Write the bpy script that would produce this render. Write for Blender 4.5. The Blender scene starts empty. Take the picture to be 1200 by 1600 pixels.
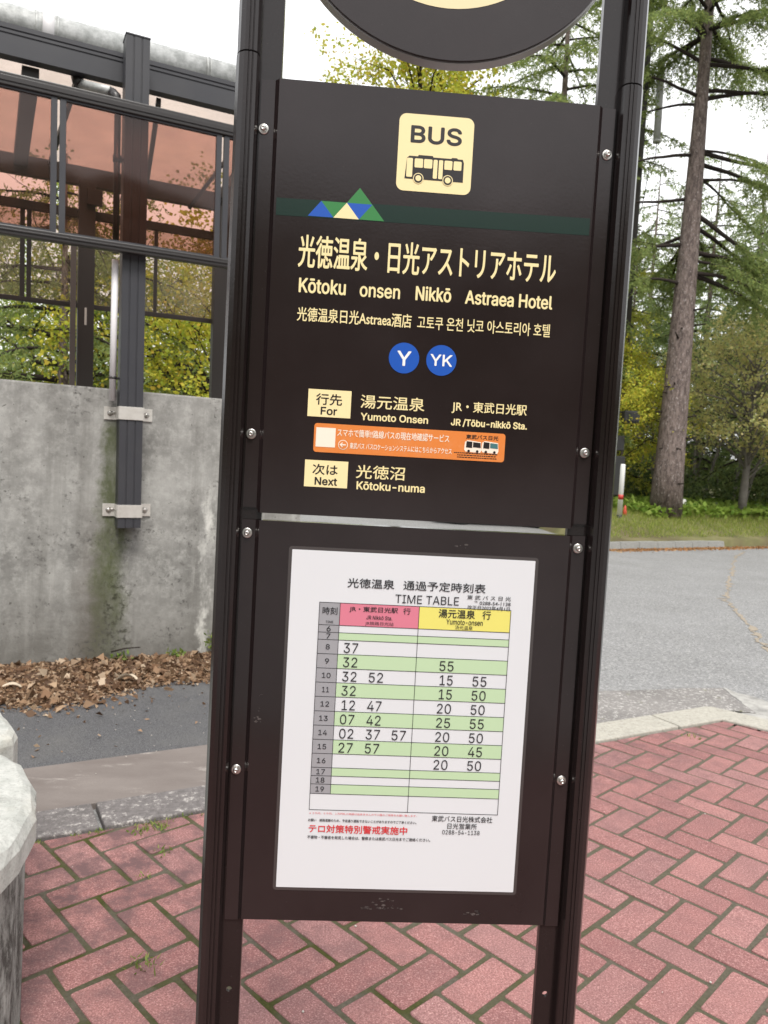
import bpy, bmesh, math, random
import numpy as np
from mathutils import Vector, Matrix
R = math.radians
SC = bpy.context.scene
COL = SC.collection

# ------------------------------------------------------------------ camera
cam = bpy.data.cameras.new("camera")
cam.sensor_fit = 'VERTICAL'
cam.sensor_height = 36.0
cam.lens = 1190.0 / 1600.0 * 36.0
cam.clip_start = 0.02
cam.clip_end = 2000
cam.dof.use_dof = True
cam.dof.focus_distance = 0.96
cam.dof.aperture_fstop = 16.0
cam_o = bpy.data.objects.new("camera", cam)
COL.objects.link(cam_o)
_r = Vector((0.99694934, -0.0549222, 0.05545781))
_u = Vector((-0.05198283, 0.06279763, 0.99667158))
_f = Vector((0.05822201, 0.99651393, -0.05975104))
cam_o.matrix_world = Matrix(((_r.x, _u.x, -_f.x, -0.09425), (_r.y, _u.y, -_f.y, -0.91769),
                             (_r.z, _u.z, -_f.z, 1.43), (0, 0, 0, 1)))
SC.camera = cam_o

# ------------------------------------------------------------------ world, sun, exposure
SUN_EL, SUN_AZ = R(56), R(168)          # azimuth clockwise from +Y
W = bpy.data.worlds.new("World")
SC.world = W
W.use_nodes = True
nt = W.node_tree
nt.nodes.clear()
_sky = nt.nodes.new('ShaderNodeTexSky')
_sky.sky_type = 'NISHITA'
_sky.sun_disc = False
_sky.sun_elevation = SUN_EL
_sky.sun_rotation = SUN_AZ
_sky.dust_density = 3.0
_tc = nt.nodes.new('ShaderNodeTexCoord')
_no = nt.nodes.new('ShaderNodeTexNoise')
_no.inputs['Scale'].default_value = 2.2
_no.inputs['Detail'].default_value = 5
nt.links.new(_tc.outputs['Generated'], _no.inputs['Vector'])
_cr = nt.nodes.new('ShaderNodeValToRGB')          # bright overcast cloud sheet
_cr.color_ramp.elements[0].position = 0.3
_cr.color_ramp.elements[0].color = (11.6, 11.7, 11.9, 1)
_cr.color_ramp.elements[1].position = 0.7
_cr.color_ramp.elements[1].color = (15.6, 15.5, 15.5, 1)
nt.links.new(_no.outputs['Fac'], _cr.inputs['Fac'])
_mx = nt.nodes.new('ShaderNodeMixRGB')
_mx.inputs['Fac'].default_value = 0.9
nt.links.new(_sky.outputs['Color'], _mx.inputs['Color1'])
nt.links.new(_cr.outputs['Color'], _mx.inputs['Color2'])
_bg = nt.nodes.new('ShaderNodeBackground')
_bg.inputs['Strength'].default_value = 0.1
nt.links.new(_mx.outputs['Color'], _bg.inputs['Color'])
_wo = nt.nodes.new('ShaderNodeOutputWorld')
nt.links.new(_bg.outputs['Background'], _wo.inputs['Surface'])

sun = bpy.data.lights.new("sun", 'SUN')
sun.energy = 2.6
sun.angle = R(20)
sun.color = (1.0, 0.96, 0.9)
sun_o = bpy.data.objects.new("sun", sun)
COL.objects.link(sun_o)
_sd = Vector((math.sin(SUN_AZ) * math.cos(SUN_EL), math.cos(SUN_AZ) * math.cos(SUN_EL), math.sin(SUN_EL)))
sun_o.rotation_euler = _sd.to_track_quat('Z', 'Y').to_euler()
sun_o.location = (3, 3, 30)

SC.view_settings.view_transform = 'Standard'
SC.view_settings.look = 'None'
SC.view_settings.exposure = 0.30
SC.view_settings.gamma = 1.0
SC.cycles.max_bounces = 14
SC.cycles.diffuse_bounces = 8
SC.cycles.transmission_bounces = 12
SC.cycles.transparent_max_bounces = 24
SC.cycles.sample_clamp_indirect = 6.0

# ------------------------------------------------------------------ helpers: materials
def srgb(r, g, b):
    def c(v):
        v /= 255.0
        return v / 12.92 if v <= 0.04045 else ((v + 0.055) / 1.055) ** 2.4
    return (c(r), c(g), c(b), 1)

class M:
    """A small node-tree writer round one Principled material."""
    def __init__(s, name, base=(.5, .5, .5), rough=.6, metal=0., spec=.5, coat=0.):
        s.m = bpy.data.materials.new(name)
        s.m.use_nodes = True
        s.t = s.m.node_tree
        s.b = s.t.nodes['Principled BSDF']
        s.out = s.t.nodes['Material Output']
        s.set('Base Color', tuple(base[:3]) + (1,))
        s.set('Roughness', rough)
        s.set('Metallic', metal)
        s.set('Specular IOR Level', spec)
        s.set('Coat Weight', coat)
        s.tc = None
    def set(s, k, v):
        s.b.inputs[k].default_value = v
    def n(s, typ, **kw):
        x = s.t.nodes.new(typ)
        for k, v in kw.items():
            setattr(x, k, v)
        return x
    def link(s, a, b):
        s.t.links.new(a, b)
    def val(s, x, sock):
        if hasattr(x, 'is_output') or isinstance(x, bpy.types.NodeSocket):
            s.link(x, sock)
        else:
            sock.default_value = x
    def coord(s, stretch=None, kind='Object'):
        if s.tc is None:
            s.tc = s.n('ShaderNodeTexCoord')
        o = s.tc.outputs[kind]
        if stretch:
            mp = s.n('ShaderNodeMapping')
            mp.inputs['Scale'].default_value = stretch
            s.link(o, mp.inputs['Vector'])
            o = mp.outputs['Vector']
        return o
    def noise(s, scale, detail=4, rough=.55, stretch=None, dist=0.):
        x = s.n('ShaderNodeTexNoise')
        x.inputs['Scale'].default_value = scale
        x.inputs['Detail'].default_value = detail
        x.inputs['Roughness'].default_value = rough
        x.inputs['Distortion'].default_value = dist
        s.link(s.coord(stretch), x.inputs['Vector'])
        return x.outputs['Fac']
    def voro(s, scale, feature='F1', out='Distance', stretch=None):
        x = s.n('ShaderNodeTexVoronoi', feature=feature)
        x.inputs['Scale'].default_value = scale
        s.link(s.coord(stretch), x.inputs['Vector'])
        return x.outputs[out]
    def ramp(s, fac, a, b, lo=0., hi=1.):
        x = s.n('ShaderNodeMapRange')
        x.clamp = True
        s.val(fac, x.inputs['Value'])
        x.inputs['From Min'].default_value = a
        x.inputs['From Max'].default_value = b
        x.inputs['To Min'].default_value = lo
        x.inputs['To Max'].default_value = hi
        return x.outputs['Result']
    def math(s, op, a, b=0.):
        x = s.n('ShaderNodeMath', operation=op)
        s.val(a, x.inputs[0])
        s.val(b, x.inputs[1])
        return x.outputs[0]
    def mix(s, fac, a, b, blend='MIX'):
        x = s.n('ShaderNodeMixRGB', blend_type=blend)
        s.val(fac, x.inputs['Fac'])
        for k, v in (('Color1', a), ('Color2', b)):
            if isinstance(v, tuple):
                v = tuple(v[:3]) + (1,)
            s.val(v, x.inputs[k])
        return x.outputs['Color']
    def rnd(s):
        return s.n('ShaderNodeNewGeometry').outputs['Random Per Island']
    def xyz(s):
        x = s.n('ShaderNodeSeparateXYZ')
        s.link(s.coord(), x.inputs[0])
        return x.outputs
    def color(s, c):
        s.val(c, s.b.inputs['Base Color'])
        return s
    def bump(s, h, strength=.3, dist=.01):
        x = s.n('ShaderNodeBump')
        x.inputs['Strength'].default_value = strength
        x.inputs['Distance'].default_value = dist
        s.link(h, x.inputs['Height'])
        s.link(x.outputs['Normal'], s.b.inputs['Normal'])
        return s

def leaf_mat(name, cols, trans=.35, rough=.6):
    m = M(name, rough=rough, spec=.25)
    r = m.rnd()
    cr = m.n('ShaderNodeValToRGB')
    el = cr.color_ramp.elements
    while len(el) < len(cols):
        el.new(.5)
    for i, c in enumerate(cols):
        el[i].position = i / (len(cols) - 1)
        el[i].color = tuple(c) + (1,)
    m.link(r, cr.inputs['Fac'])
    c = cr.outputs['Color']
    m.color(c)
    tr = m.n('ShaderNodeBsdfTranslucent')
    m.link(c, tr.inputs['Color'])
    ms = m.n('ShaderNodeMixShader')
    ms.inputs['Fac'].default_value = trans
    m.link(m.b.outputs[0], ms.inputs[1])
    m.link(tr.outputs[0], ms.inputs[2])
    m.link(ms.outputs[0], m.out.inputs['Surface'])
    return m.m

def glazing_mat(name, tint, haze=.06, rough=.08, hazecol=(.5, .48, .45)):
    m = M(name)
    tr = m.n('ShaderNodeBsdfTransparent')
    tr.inputs['Color'].default_value = tuple(tint) + (1,)
    gl = m.n('ShaderNodeBsdfGlossy')
    gl.inputs['Roughness'].default_value = rough
    fr = m.n('ShaderNodeFresnel')
    m.link(m.ramp(m.n('ShaderNodeNewGeometry').outputs['Backfacing'], 0, 1, 1.45, 1 / 1.45), fr.inputs['IOR'])
    mx = m.n('ShaderNodeMixShader')
    m.link(fr.outputs[0], mx.inputs['Fac'])
    m.link(tr.outputs[0], mx.inputs[1])
    m.link(gl.outputs[0], mx.inputs[2])
    df = m.n('ShaderNodeBsdfDiffuse')
    df.inputs['Color'].default_value = tuple(hazecol) + (1,)
    m2 = m.n('ShaderNodeMixShader')
    hz = m.ramp(m.noise(3.0, 5, .6), .35, .75, haze * .3, haze * 1.8)
    m.link(hz, m2.inputs['Fac'])
    m.link(mx.outputs[0], m2.inputs[1])
    m.link(df.outputs[0], m2.inputs[2])
    m.link(m2.outputs[0], m.out.inputs['Surface'])
    return m.m

# ------------------------------------------------------------------ helpers: meshes
class MB:
    """Collects vertices and faces (with a material slot per face), then links ONE mesh object."""
    def __init__(s):
        s.v, s.f, s.mi, s.sm = [], [], [], []
    def face(s, idx, mi=0, smooth=False):
        s.f.append(idx); s.mi.append(mi); s.sm.append(smooth)
    def poly(s, pts, mi=0):
        b = len(s.v); s.v += [tuple(p) for p in pts]
        s.face(list(range(b, b + len(pts))), mi)
    def box(s, x0, x1, y0, y1, z0, z1, mi=0):
        b = len(s.v)
        s.v += [(x0, y0, z0), (x1, y0, z0), (x1, y1, z0), (x0, y1, z0), (x0, y0, z1), (x1, y0, z1), (x1, y1, z1), (x0, y1, z1)]
        for q in ((0, 3, 2, 1), (4, 5, 6, 7), (0, 1, 5, 4), (1, 2, 6, 5), (2, 3, 7, 6), (3, 0, 4, 7)):
            s.face([b + i for i in q], mi)
    def bevbox(s, x0, x1, y0, y1, z0, z1, w=.004, mi=0):
        """box with chamfered edges (three inset slabs sharing corners)"""
        bm = bmesh.new()
        bmesh.ops.create_cube(bm, size=1)
        for v in bm.verts:
            v.co = Vector(((x0 + x1) / 2 + v.co.x * (x1 - x0), (y0 + y1) / 2 + v.co.y * (y1 - y0), (z0 + z1) / 2 + v.co.z * (z1 - z0)))
        bmesh.ops.bevel(bm, geom=bm.edges[:], offset=w, segments=2, affect='EDGES', profile=.6)
        s.bm(bm, mi)
    def bm(s, bm, mi=0, smooth=False):
        b = len(s.v)
        bm.verts.index_update()
        s.v += [tuple(v.co) for v in bm.verts]
        for f in bm.faces:
            s.face([b + v.index for v in f.verts], mi, smooth)
        bm.free()
    def prism(s, prof, z0, z1, mi=0, caps=True, smooth=False):
        """closed (x, y) profile, counter-clockwise seen from above, extruded in z"""
        b = len(s.v); n = len(prof)
        s.v += [(x, y, z0) for x, y in prof] + [(x, y, z1) for x, y in prof]
        for i in range(n):
            j = (i + 1) % n
            s.face([b + i, b + j, b + n + j, b + n + i], mi, smooth)
        if caps:
            s.face([b + n + i for i in range(n)], mi)
            s.face([b + n - 1 - i for i in range(n)], mi)
    def plate(s, pts, y0, y1, mi=0):
        """outline of (x, z) given counter-clockwise seen from -Y; front at y0, back at y1 (> y0)"""
        b = len(s.v); n = len(pts)
        s.v += [(x, y0, z) for x, z in pts] + [(x, y1, z) for x, z in pts]
        s.face([b + i for i in range(n)], mi)
        s.face([b + 2 * n - 1 - i for i in range(n)], mi)
        for i in range(n):
            j = (i + 1) % n
            s.face([b + j, b + i, b + n + i, b + n + j], mi)
    def flat(s, pts, y, mi=0):
        s.poly([(x, y, z) for x, z in pts], mi)
    def tube(s, pts, rad, sides=8, mi=0, cap=True):
        pts = [Vector(p) for p in pts]
        if not hasattr(rad, '__len__'):
            rad = [rad] * len(pts)
        rad = [float(r) for r in rad]
        b = len(s.v)
        ref = None
        for i, p in enumerate(pts):
            d = (pts[min(i + 1, len(pts) - 1)] - pts[max(i - 1, 0)]).normalized()
            if ref is None:
                ref = d.orthogonal().normalized()
            ref = (ref - d * ref.dot(d)).normalized()
            o = d.cross(ref)
            for k in range(sides):
                a = 2 * math.pi * k / sides
                s.v.append(tuple(p + rad[i] * (ref * math.cos(a) + o * math.sin(a))))
        for i in range(len(pts) - 1):
            for k in range(sides):
                j = (k + 1) % sides
                s.face([b + i * sides + k, b + i * sides + j, b + (i + 1) * sides + j, b + (i + 1) * sides + k], mi, True)
        if cap:
            s.face([b + sides - 1 - k for k in range(sides)], mi)
            e = b + (len(pts) - 1) * sides
            s.face([e + k for k in range(sides)], mi)
    def lathe(s, prof, c, axis='z', sides=16, mi=0, smooth=True):
        """profile of (radius, height) turned round an axis through c; axis '-y' points at the viewer"""
        b = len(s.v)
        for r, h in prof:
            for k in range(sides):
                a = 2 * math.pi * k / sides
                x, y = r * math.cos(a), r * math.sin(a)
                if axis == 'z':
                    p = (c[0] + x, c[1] + y, c[2] + h)
                elif axis == '-y':
                    p = (c[0] + x, c[1] - h, c[2] + y)
                else:
                    p = (c[0] + h, c[1] + x, c[2] + y)
                s.v.append(p)
        for i in range(len(prof) - 1):
            for k in range(sides):
                j = (k + 1) % sides
                s.face([b + i * sides + k, b + i * sides + j, b + (i + 1) * sides + j, b + (i + 1) * sides + k], mi, smooth)
        s.face([b + sides - 1 - k for k in range(sides)], mi)
        e = b + (len(prof) - 1) * sides
        s.face([e + k for k in range(sides)], mi)
    def build(s, name, mats, parent=None, loc=(0, 0, 0), rot=(0, 0, 0)):
        me = bpy.data.meshes.new(name)
        me.from_pydata(s.v, [], s.f)
        if not isinstance(mats, (list, tuple)):
            mats = [mats]
        for m in mats:
            me.materials.append(m.m if isinstance(m, M) else m)
        me.polygons.foreach_set('material_index', s.mi)
        me.polygons.foreach_set('use_smooth', s.sm)
        me.update()
        o = bpy.data.objects.new(name, me)
        COL.objects.link(o)
        o.location = loc
        o.rotation_euler = rot
        if parent:
            o.parent = parent
        return o

def quad_mesh(name, V, mat, smooth=False):
    """V: array (n, 4, 3) of loose quads -> one mesh datablock"""
    n = len(V)
    me = bpy.data.meshes.new(name)
    me.vertices.add(n * 4)
    me.vertices.foreach_set('co', np.ascontiguousarray(V, dtype=np.float32).ravel())
    me.loops.add(n * 4)
    me.loops.foreach_set('vertex_index', np.arange(n * 4, dtype=np.int32))
    me.polygons.add(n)
    me.polygons.foreach_set('loop_start', np.arange(0, n * 4, 4, dtype=np.int32))
    me.polygons.foreach_set('loop_total', np.full(n, 4, dtype=np.int32))
    me.materials.append(mat.m if isinstance(mat, M) else mat)
    me.update()
    me.validate()
    return me

def link_mesh(name, me, parent=None, loc=(0, 0, 0)):
    o = bpy.data.objects.new(name, me)
    COL.objects.link(o)
    o.location = loc
    if parent:
        o.parent = parent
    return o

def tag(o, label=None, cat=None, group=None, kind=None):
    if label: o['label'] = label
    if cat: o['category'] = cat
    if group: o['group'] = group
    if kind: o['kind'] = kind
    return o

def empty(name, loc=(0, 0, 0), rz=0.):
    o = bpy.data.objects.new(name, None)
    COL.objects.link(o)
    o.location = loc
    o.rotation_euler = (0, 0, rz)
    o.empty_display_size = .2
    return o

def copy_tree(o, parent=None):
    c = o.copy()
    COL.objects.link(c)
    c.parent = parent
    for ch in list(o.children):
        copy_tree(ch, c)
    return c

def rrect(x0, x1, z0, z1, r, seg=6):
    pts = []
    for cx, cz, a0 in ((x1 - r, z0 + r, -90), (x1 - r, z1 - r, 0), (x0 + r, z1 - r, 90), (x0 + r, z0 + r, 180)):
        for k in range(seg + 1):
            a = R(a0 + 90 * k / seg)
            pts.append((cx + r * math.cos(a), cz + r * math.sin(a)))
    return pts

def disc_pts(cx, cz, r, n=40):
    return [(cx + r * math.cos(2 * math.pi * k / n), cz + r * math.sin(2 * math.pi * k / n)) for k in range(n)]

def grotesque():
    """the grotesque typeface shipped inside Blender; its built-in face if that is missing"""
    try:
        import os
        return bpy.data.fonts.load(os.path.join(bpy.utils.system_resource('DATAFILES', path='fonts'), 'Inter.woff2'))
    except Exception as e:
        print("built-in face used:", e)
        return None
FACE = grotesque()

from mathutils.geometry import interpolate_bezier, delaunay_2d_cdt

def text_geo(body, res=4):
    """outline of the words, every closed contour filled on its own with the holes that lie in it"""
    cu = bpy.data.curves.new("lettering", 'FONT')
    cu.body = body
    if FACE and all(ord(ch) < 0x250 for ch in body):
        cu.font = FACE
    ob = bpy.data.objects.new("lettering", cu)
    COL.objects.link(ob)
    ev = ob.evaluated_get(bpy.context.evaluated_depsgraph_get())
    c2 = ev.to_curve(bpy.context.evaluated_depsgraph_get())
    loops = []
    for sp in c2.splines:
        pts = []
        if sp.type == 'BEZIER':
            bp = sp.bezier_points
            for i in range(len(bp)):
                p, q = bp[i], bp[(i + 1) % len(bp)]
                straight = (p.handle_right - p.co).length < 1e-6 and (q.handle_left - q.co).length < 1e-6
                pts += [p.co.copy()] if straight else interpolate_bezier(p.co, p.handle_right, q.handle_left, q.co, res + 1)[:-1]
        else:
            pts = [Vector(p.co[:3]) for p in sp.points]
        out = []
        for p in pts:
            if not out or (p - out[-1]).length > 1e-5:
                out.append(Vector((p.x, p.y, 0)))
        if len(out) > 2 and (out[0] - out[-1]).length < 1e-5:
            out.pop()
        if len(out) > 2:
            loops.append(out)
    ev.to_curve_clear()
    bpy.data.objects.remove(ob)
    bpy.data.curves.remove(cu)
    if not loops:
        return np.zeros((0, 3)), []
    P, E_ = [], []
    for l in loops:
        k = len(P)
        P += [(p.x, p.y) for p in l]
        E_ += [(k + i, k + (i + 1) % len(l)) for i in range(len(l))]
    v2, _, f2, *_ = delaunay_2d_cdt([Vector(p) for p in P], E_, [], 0, 1e-7, False)
    V = np.array([(p.x, p.y, 0.) for p in v2])
    T3 = np.array([list(f) for f in f2 if len(f) == 3])
    c = V[T3].mean(1)[:, :2]
    P = np.array(P)
    A_, B_ = P[[e[0] for e in E_]], P[[e[1] for e in E_]]
    wind = np.zeros(len(c), int)
    for i0 in range(0, len(c), 400):                     # non-zero winding: overlapping strokes stay filled
        q = c[i0:i0 + 400, None, :]
        upw = (A_[:, 1] <= q[..., 1]) & (B_[:, 1] > q[..., 1])
        dnw = (A_[:, 1] > q[..., 1]) & (B_[:, 1] <= q[..., 1])
        side = (B_[:, 0] - A_[:, 0]) * (q[..., 1] - A_[:, 1]) - (q[..., 0] - A_[:, 0]) * (B_[:, 1] - A_[:, 1])
        wind[i0:i0 + 400] = (upw & (side > 0)).sum(1) - (dnw & (side < 0)).sum(1)
    F = []
    for t in T3[wind != 0]:
        a_, b_, c_ = V[t]
        if (b_[0] - a_[0]) * (c_[1] - a_[1]) - (c_[0] - a_[0]) * (b_[1] - a_[1]) < 0:
            t = (t[0], t[2], t[1])
        F.append([int(i) for i in t])
    return V, F

def text_into(mb, body, x0, x1, z0, z1, y, mi=0, bold=0.012, res=4):
    """writes the words so that their inked box fills x0..x1, z0..z1 on the plane y; heavier strokes are
    struck again a hair to each side, as overprinted type is"""
    v, f = text_geo(body, res)
    if not len(v):
        print("no glyphs for", body); return
    a, b = v.min(0), v.max(0)
    h = (z1 - z0)
    e = max(0., bold) * h * .8
    sx = (x1 - x0 - 2 * e) / (b[0] - a[0])
    sz = (h - 2 * e) / (b[1] - a[1])
    hits = [(0, 0)] if e == 0 else [(0, 0), (1, .0), (-1, .0), (0, 1), (0, -1), (.7, .7), (-.7, .7), (.7, -.7), (-.7, -.7)]
    for n_, (dx, dz) in enumerate(hits):
        k = len(mb.v)
        for p in v:
            mb.v.append((x0 + e + (p[0] - a[0]) * sx + dx * e, y + n_ * 1.5e-5, z0 + e + (p[1] - a[1]) * sz + dz * e))
        for q in f:
            mb.face([k + i for i in q], mi)

# ------------------------------------------------------------------ materials of the sign
def dark_metal(name, base, rough, spec=.5):
    m = M(name, base=base, rough=rough, spec=spec)
    n1 = m.noise(9, 5, .6)
    m.set('Roughness', rough)
    m.link(m.ramp(n1, .3, .75, rough * .8, rough * 1.35), m.b.inputs['Roughness'])
    sp = m.noise(420, 2, .5)
    dust = m.ramp(sp, .70, .80)
    dirt = m.ramp(m.noise(2.5, 6, .65), .45, .75, 0, .6)
    m.color(m.mix(m.math('MULTIPLY', dust, .35), m.mix(dirt, base, tuple(c * 1.7 + .004 for c in base[:3])), (.09, .085, .08)))
    m.bump(m.noise(260, 2), .05, .001)
    return m
m_panel = dark_metal("panel_enamel", (.0165, .0112, .0114), .16, .45)
m_frame = dark_metal("bronze_aluminium", (.0115, .0080, .0078), .17, .45)
m_steel = M("stainless_steel", (.62, .60, .57), .28, 1.0)
m_cream = M("cream_film", (.82, .70, .38), .35)
m_cream2 = M("cream_letters", (.80, .69, .36), .4)
m_ink = M("dark_print", (.014, .011, .012), .35)
m_band = M("deep_green_band", (.006, .022, .016), .25, spec=.42)
m_blue = M("blue_film", (.012, .085, .42), .3)
m_green = M("green_film", (.035, .20, .055), .3)
m_white = M("white_film", (.82, .82, .80), .35)
m_orange = M("orange_film", (.80, .22, .035), .32)
m_orange.color(m_orange.mix(m_orange.ramp(m_orange.noise(60, 5, .7), .5, .85, 0, .4), (.68, .21, .045), (.68, .36, .19)))
m_stwhite = M("sticker_white", (.85, .74, .62), .4)
m_paper = M("paper", (.60, .62, .65), .5, spec=.35, coat=.6)
m_paper.set('Coat Roughness', .12)
m_paper.color(m_paper.mix(m_paper.ramp(m_paper.noise(7, 4, .6), .4, .8, 0, .25), (.645, .66, .685), (.60, .61, .635)))
_w = m_paper.noise(5, 3, .5, stretch=(6, 1, .5))
m_paper.bump(_w, .06, .004)
m_pink = M("pink_print", (.62, .18, .25), .5, coat=.5)
m_yellow = M("yellow_print", (.72, .66, .15), .5, coat=.5)
m_lgreen = M("pale_green_print", (.46, .61, .385), .5, coat=.5)
m_grey = M("grey_print", (.30, .30, .32), .5, coat=.5)
m_black = M("black_print", (.018, .018, .022), .5)
m_red = M("red_print", (.62, .03, .035), .5)
m_lam = M("laminate_edge", (.055, .047, .046), .2, spec=.5)
m_resid = M("tape_residue", (.16, .14, .13), .6)
m_resid.color(m_resid.mix(m_resid.ramp(m_resid.noise(150, 4, .7), .4, .6), (.018, .014, .014), (.10, .085, .08)))

# ------------------------------------------------------------------ the bus stop sign
sign = empty("bus_stop_sign")
tag(sign, "tall dark brown bus stop sign on two posts with cream lettering", "bus stop sign")

def sign_post(sgn):
    """extruded post: rounded tube outside, ribbed, with a flat flange towards the panels"""
    mb = MB()
    def P(t, y):       # t measured from the outer edge towards the panel
        return (sgn * (-.2415 + t), y)
    tube = [(0.0, .012), (.0015, .000), (.006, -.008), (.012, -.0115), (.0165, -.0120), (.0170, -.0110), (.0178, -.0110), (.0183, -.0120),
            (.0208, -.0118), (.0213, -.0105), (.0220, -.0105), (.0225, -.0112), (.0262, -.0085), (.0285, -.003), (.0290, .004), (.0290, .030), (.026, .040), (.020, .045), (.009, .045), (.003, .040), (0, .030)]
    if sgn < 0:
        tube = tube[::-1]
    # seam of the telescoped upper piece just above the panel
    mb.prism([P(*q) for q in tube], -.02, 1.893)
    cx = .0145
    up = [(cx + (t - cx) * .955, .016 + (y - .016) * .965) for t, y in tube]
    mb.prism([P(*q) for q in up], 1.8955, 2.42)
    mb.prism([P(cx + (t - cx) * .86, .016 + (y - .016) * .9) for t, y in tube], 1.892, 1.897)
    mb.prism([P(cx + (t - cx) * 1.04, .016 + (y - .016) * 1.04) for t, y in tube], 2.42, 2.436)
    o = mb.build('post', m_frame, sign)
    # flange with a drilled hole below the panels
    fl = MB()
    t0, t1, y0, y1 = .0285, .0515, .0085, .0125
    xa, xb = sorted((sgn * (-.2415 + t0), sgn * (-.2415 + t1)))
    hz, hx, hr = .765, sgn * -.2015, .0036
    fl.box(xa, xb, y0, y1, 0.0, hz - .012)
    fl.box(xa, xb, y0, y1, hz + .012, 2.42)
    ring = [(hx + hr * math.cos(2 * math.pi * k / 16), hz + hr * math.sin(2 * math.pi * k / 16)) for k in range(16)]
    sq = []
    for k in range(16):
        a = 2 * math.pi * k / 16
        dx, dz = math.cos(a), math.sin(a)
        s_ = min(((xb - hx) if dx > 0 else (hx - xa)) / max(abs(dx), 1e-6), .012 / max(abs(dz), 1e-6))
        sq.append((hx + dx * s_, hz + dz * s_))
    corners = []
    b = len(fl.v)
    for yy in (y0, y1):
        fl.v += [(x, yy, z) for x, z in ring] + [(x, yy, z) for x, z in sq]
    for k in range(16):
        j = (k + 1) % 16
        fl.face([b + k, b + 16 + k, b + 16 + j, b + j])
        fl.face([b + 32 + j, b + 48 + j, b + 48 + k, b + 32 + k])
        fl.face([b + k, b + j, b + 32 + j, b + 32 + k])
    for (cxx, czz) in ((xa, hz - .012), (xb, hz - .012), (xa, hz + .012), (xb, hz + .012)):   # square corners of the ring
        near = sorted(range(16), key=lambda k: (sq[k][0] - cxx) ** 2 + (sq[k][1] - czz) ** 2)[:2]
        tri = [(cxx, czz), sq[near[0]], sq[near[1]]]
        ar = (tri[1][0] - tri[0][0]) * (tri[2][1] - tri[0][1]) - (tri[2][0] - tri[0][0]) * (tri[1][1] - tri[0][1])
        if abs(ar) > 1e-10:
            if ar < 0: tri = [tri[0], tri[2], tri[1]]
            fl.flat(tri, y0)
    # lip along the flange edge
    xe = sgn * (-.2415 + t1)
    fl.box(min(xe, xe + sgn * .002), max(xe, xe + sgn * .002), y0 - .0012, y1 + .004, 0.0, 2.42)
    fl.build('flange', m_frame, o)
    return o
post_l = sign_post(1)
post_r = sign_post(-1)

def panel(z0, z1):
    """folded sheet: raised face y = 0, sloped fold lines, ears screwed to the flanges"""
    mb = MB()
    xs = [(-.2105, .0055), (-.1945, .0055), (-.1915, .0028), (-.1895, .0002), (-.187, 0.0), (.187, 0.0), (.1895, .0002), (.1915, .0028), (.1945, .0055), (.2105, .0055)]
    b = len(mb.v)
    za = z0 + .006
    for k, (x, y) in enumerate(xs):
        ear = k in (0, 1, 8, 9)
        mb.v.append((x, y, za - .010 if ear and z0 < 1.0 else (za if ear else z0)))
        mb.v.append((x, y, z1))
    for k in range(9):
        mb.face([b + 2 * k, b + 2 * k + 2, b + 2 * k + 3, b + 2 * k + 1], 0)
    # turned-in returns at the top and bottom edges
    mb.box(-.187, .187, .0004, .018, z1 - .0012, z1 - .0002)
    mb.box(-.187, .187, .0004, .018, z0 + .0002, z0 + .0012)
    # back of the sheet
    mb.poly([(.2105, .0075, z0 + .004), (-.2105, .0075, z0 + .004), (-.2105, .0075, z1 - .001), (.2105, .0075, z1 - .001)])
    return mb
up = panel(1.3665, 1.8715).build('upper_panel', m_panel, sign)
lp = panel(.8615, 1.3575).build('lower_panel', m_panel, sign)

for x, z in ((-.2060, 1.815), (.2035, 1.817), (-.2045, 1.460), (.2020, 1.460), (-.2040, 1.341), (.2020, 1.342), (-.2045, 1.049), (.2020, 1.048)):
    mb = MB()
    mb.lathe([(.0062, -.0002), (.0062, .0012), (.0052, .0016)], (x, .0055, z), '-y', 18)
    a0 = random.Random(x * z).random()
    hexp = [(.0044 * math.cos(a0 + k * math.pi / 3), .0044 * math.sin(a0 + k * math.pi / 3)) for k in range(6)]
    mb.plate([(x + p, z + q) for p, q in hexp], .0015, .0043)
    mb.lathe([(.0036, 0), (.0034, .0012), (.0022, .0024), (.0014, .0025), (.0012, .0012)], (x, .0016, z), '-y', 14)
    mb.build('bolt', m_steel, sign)

# big round board on top, only its lower edge is in the picture
DC, DR = (.004, 2.1070), .2050
dm = MB()
rim = disc_pts(DC[0], DC[1], DR, 96)
dm.plate(rim, -.012, .006, 0)
disc = dm.build('round_board', m_panel, sign)
dm = MB()
dm.plate(disc_pts(DC[0], DC[1], DR + .0018, 96), -.0085, .008, 0)
dm.build('rim', M("rim_aluminium", (.30, .29, .29), .35, .8), disc)
dm = MB()
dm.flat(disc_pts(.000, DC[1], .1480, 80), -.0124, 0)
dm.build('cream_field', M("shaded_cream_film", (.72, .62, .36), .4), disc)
dm = MB()
for z in (2.03, 2.19):
    dm.box(-.192, .192, .0128, .026, z - .014, z + .014)
dm.build('crossbar', m_frame, disc)

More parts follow.
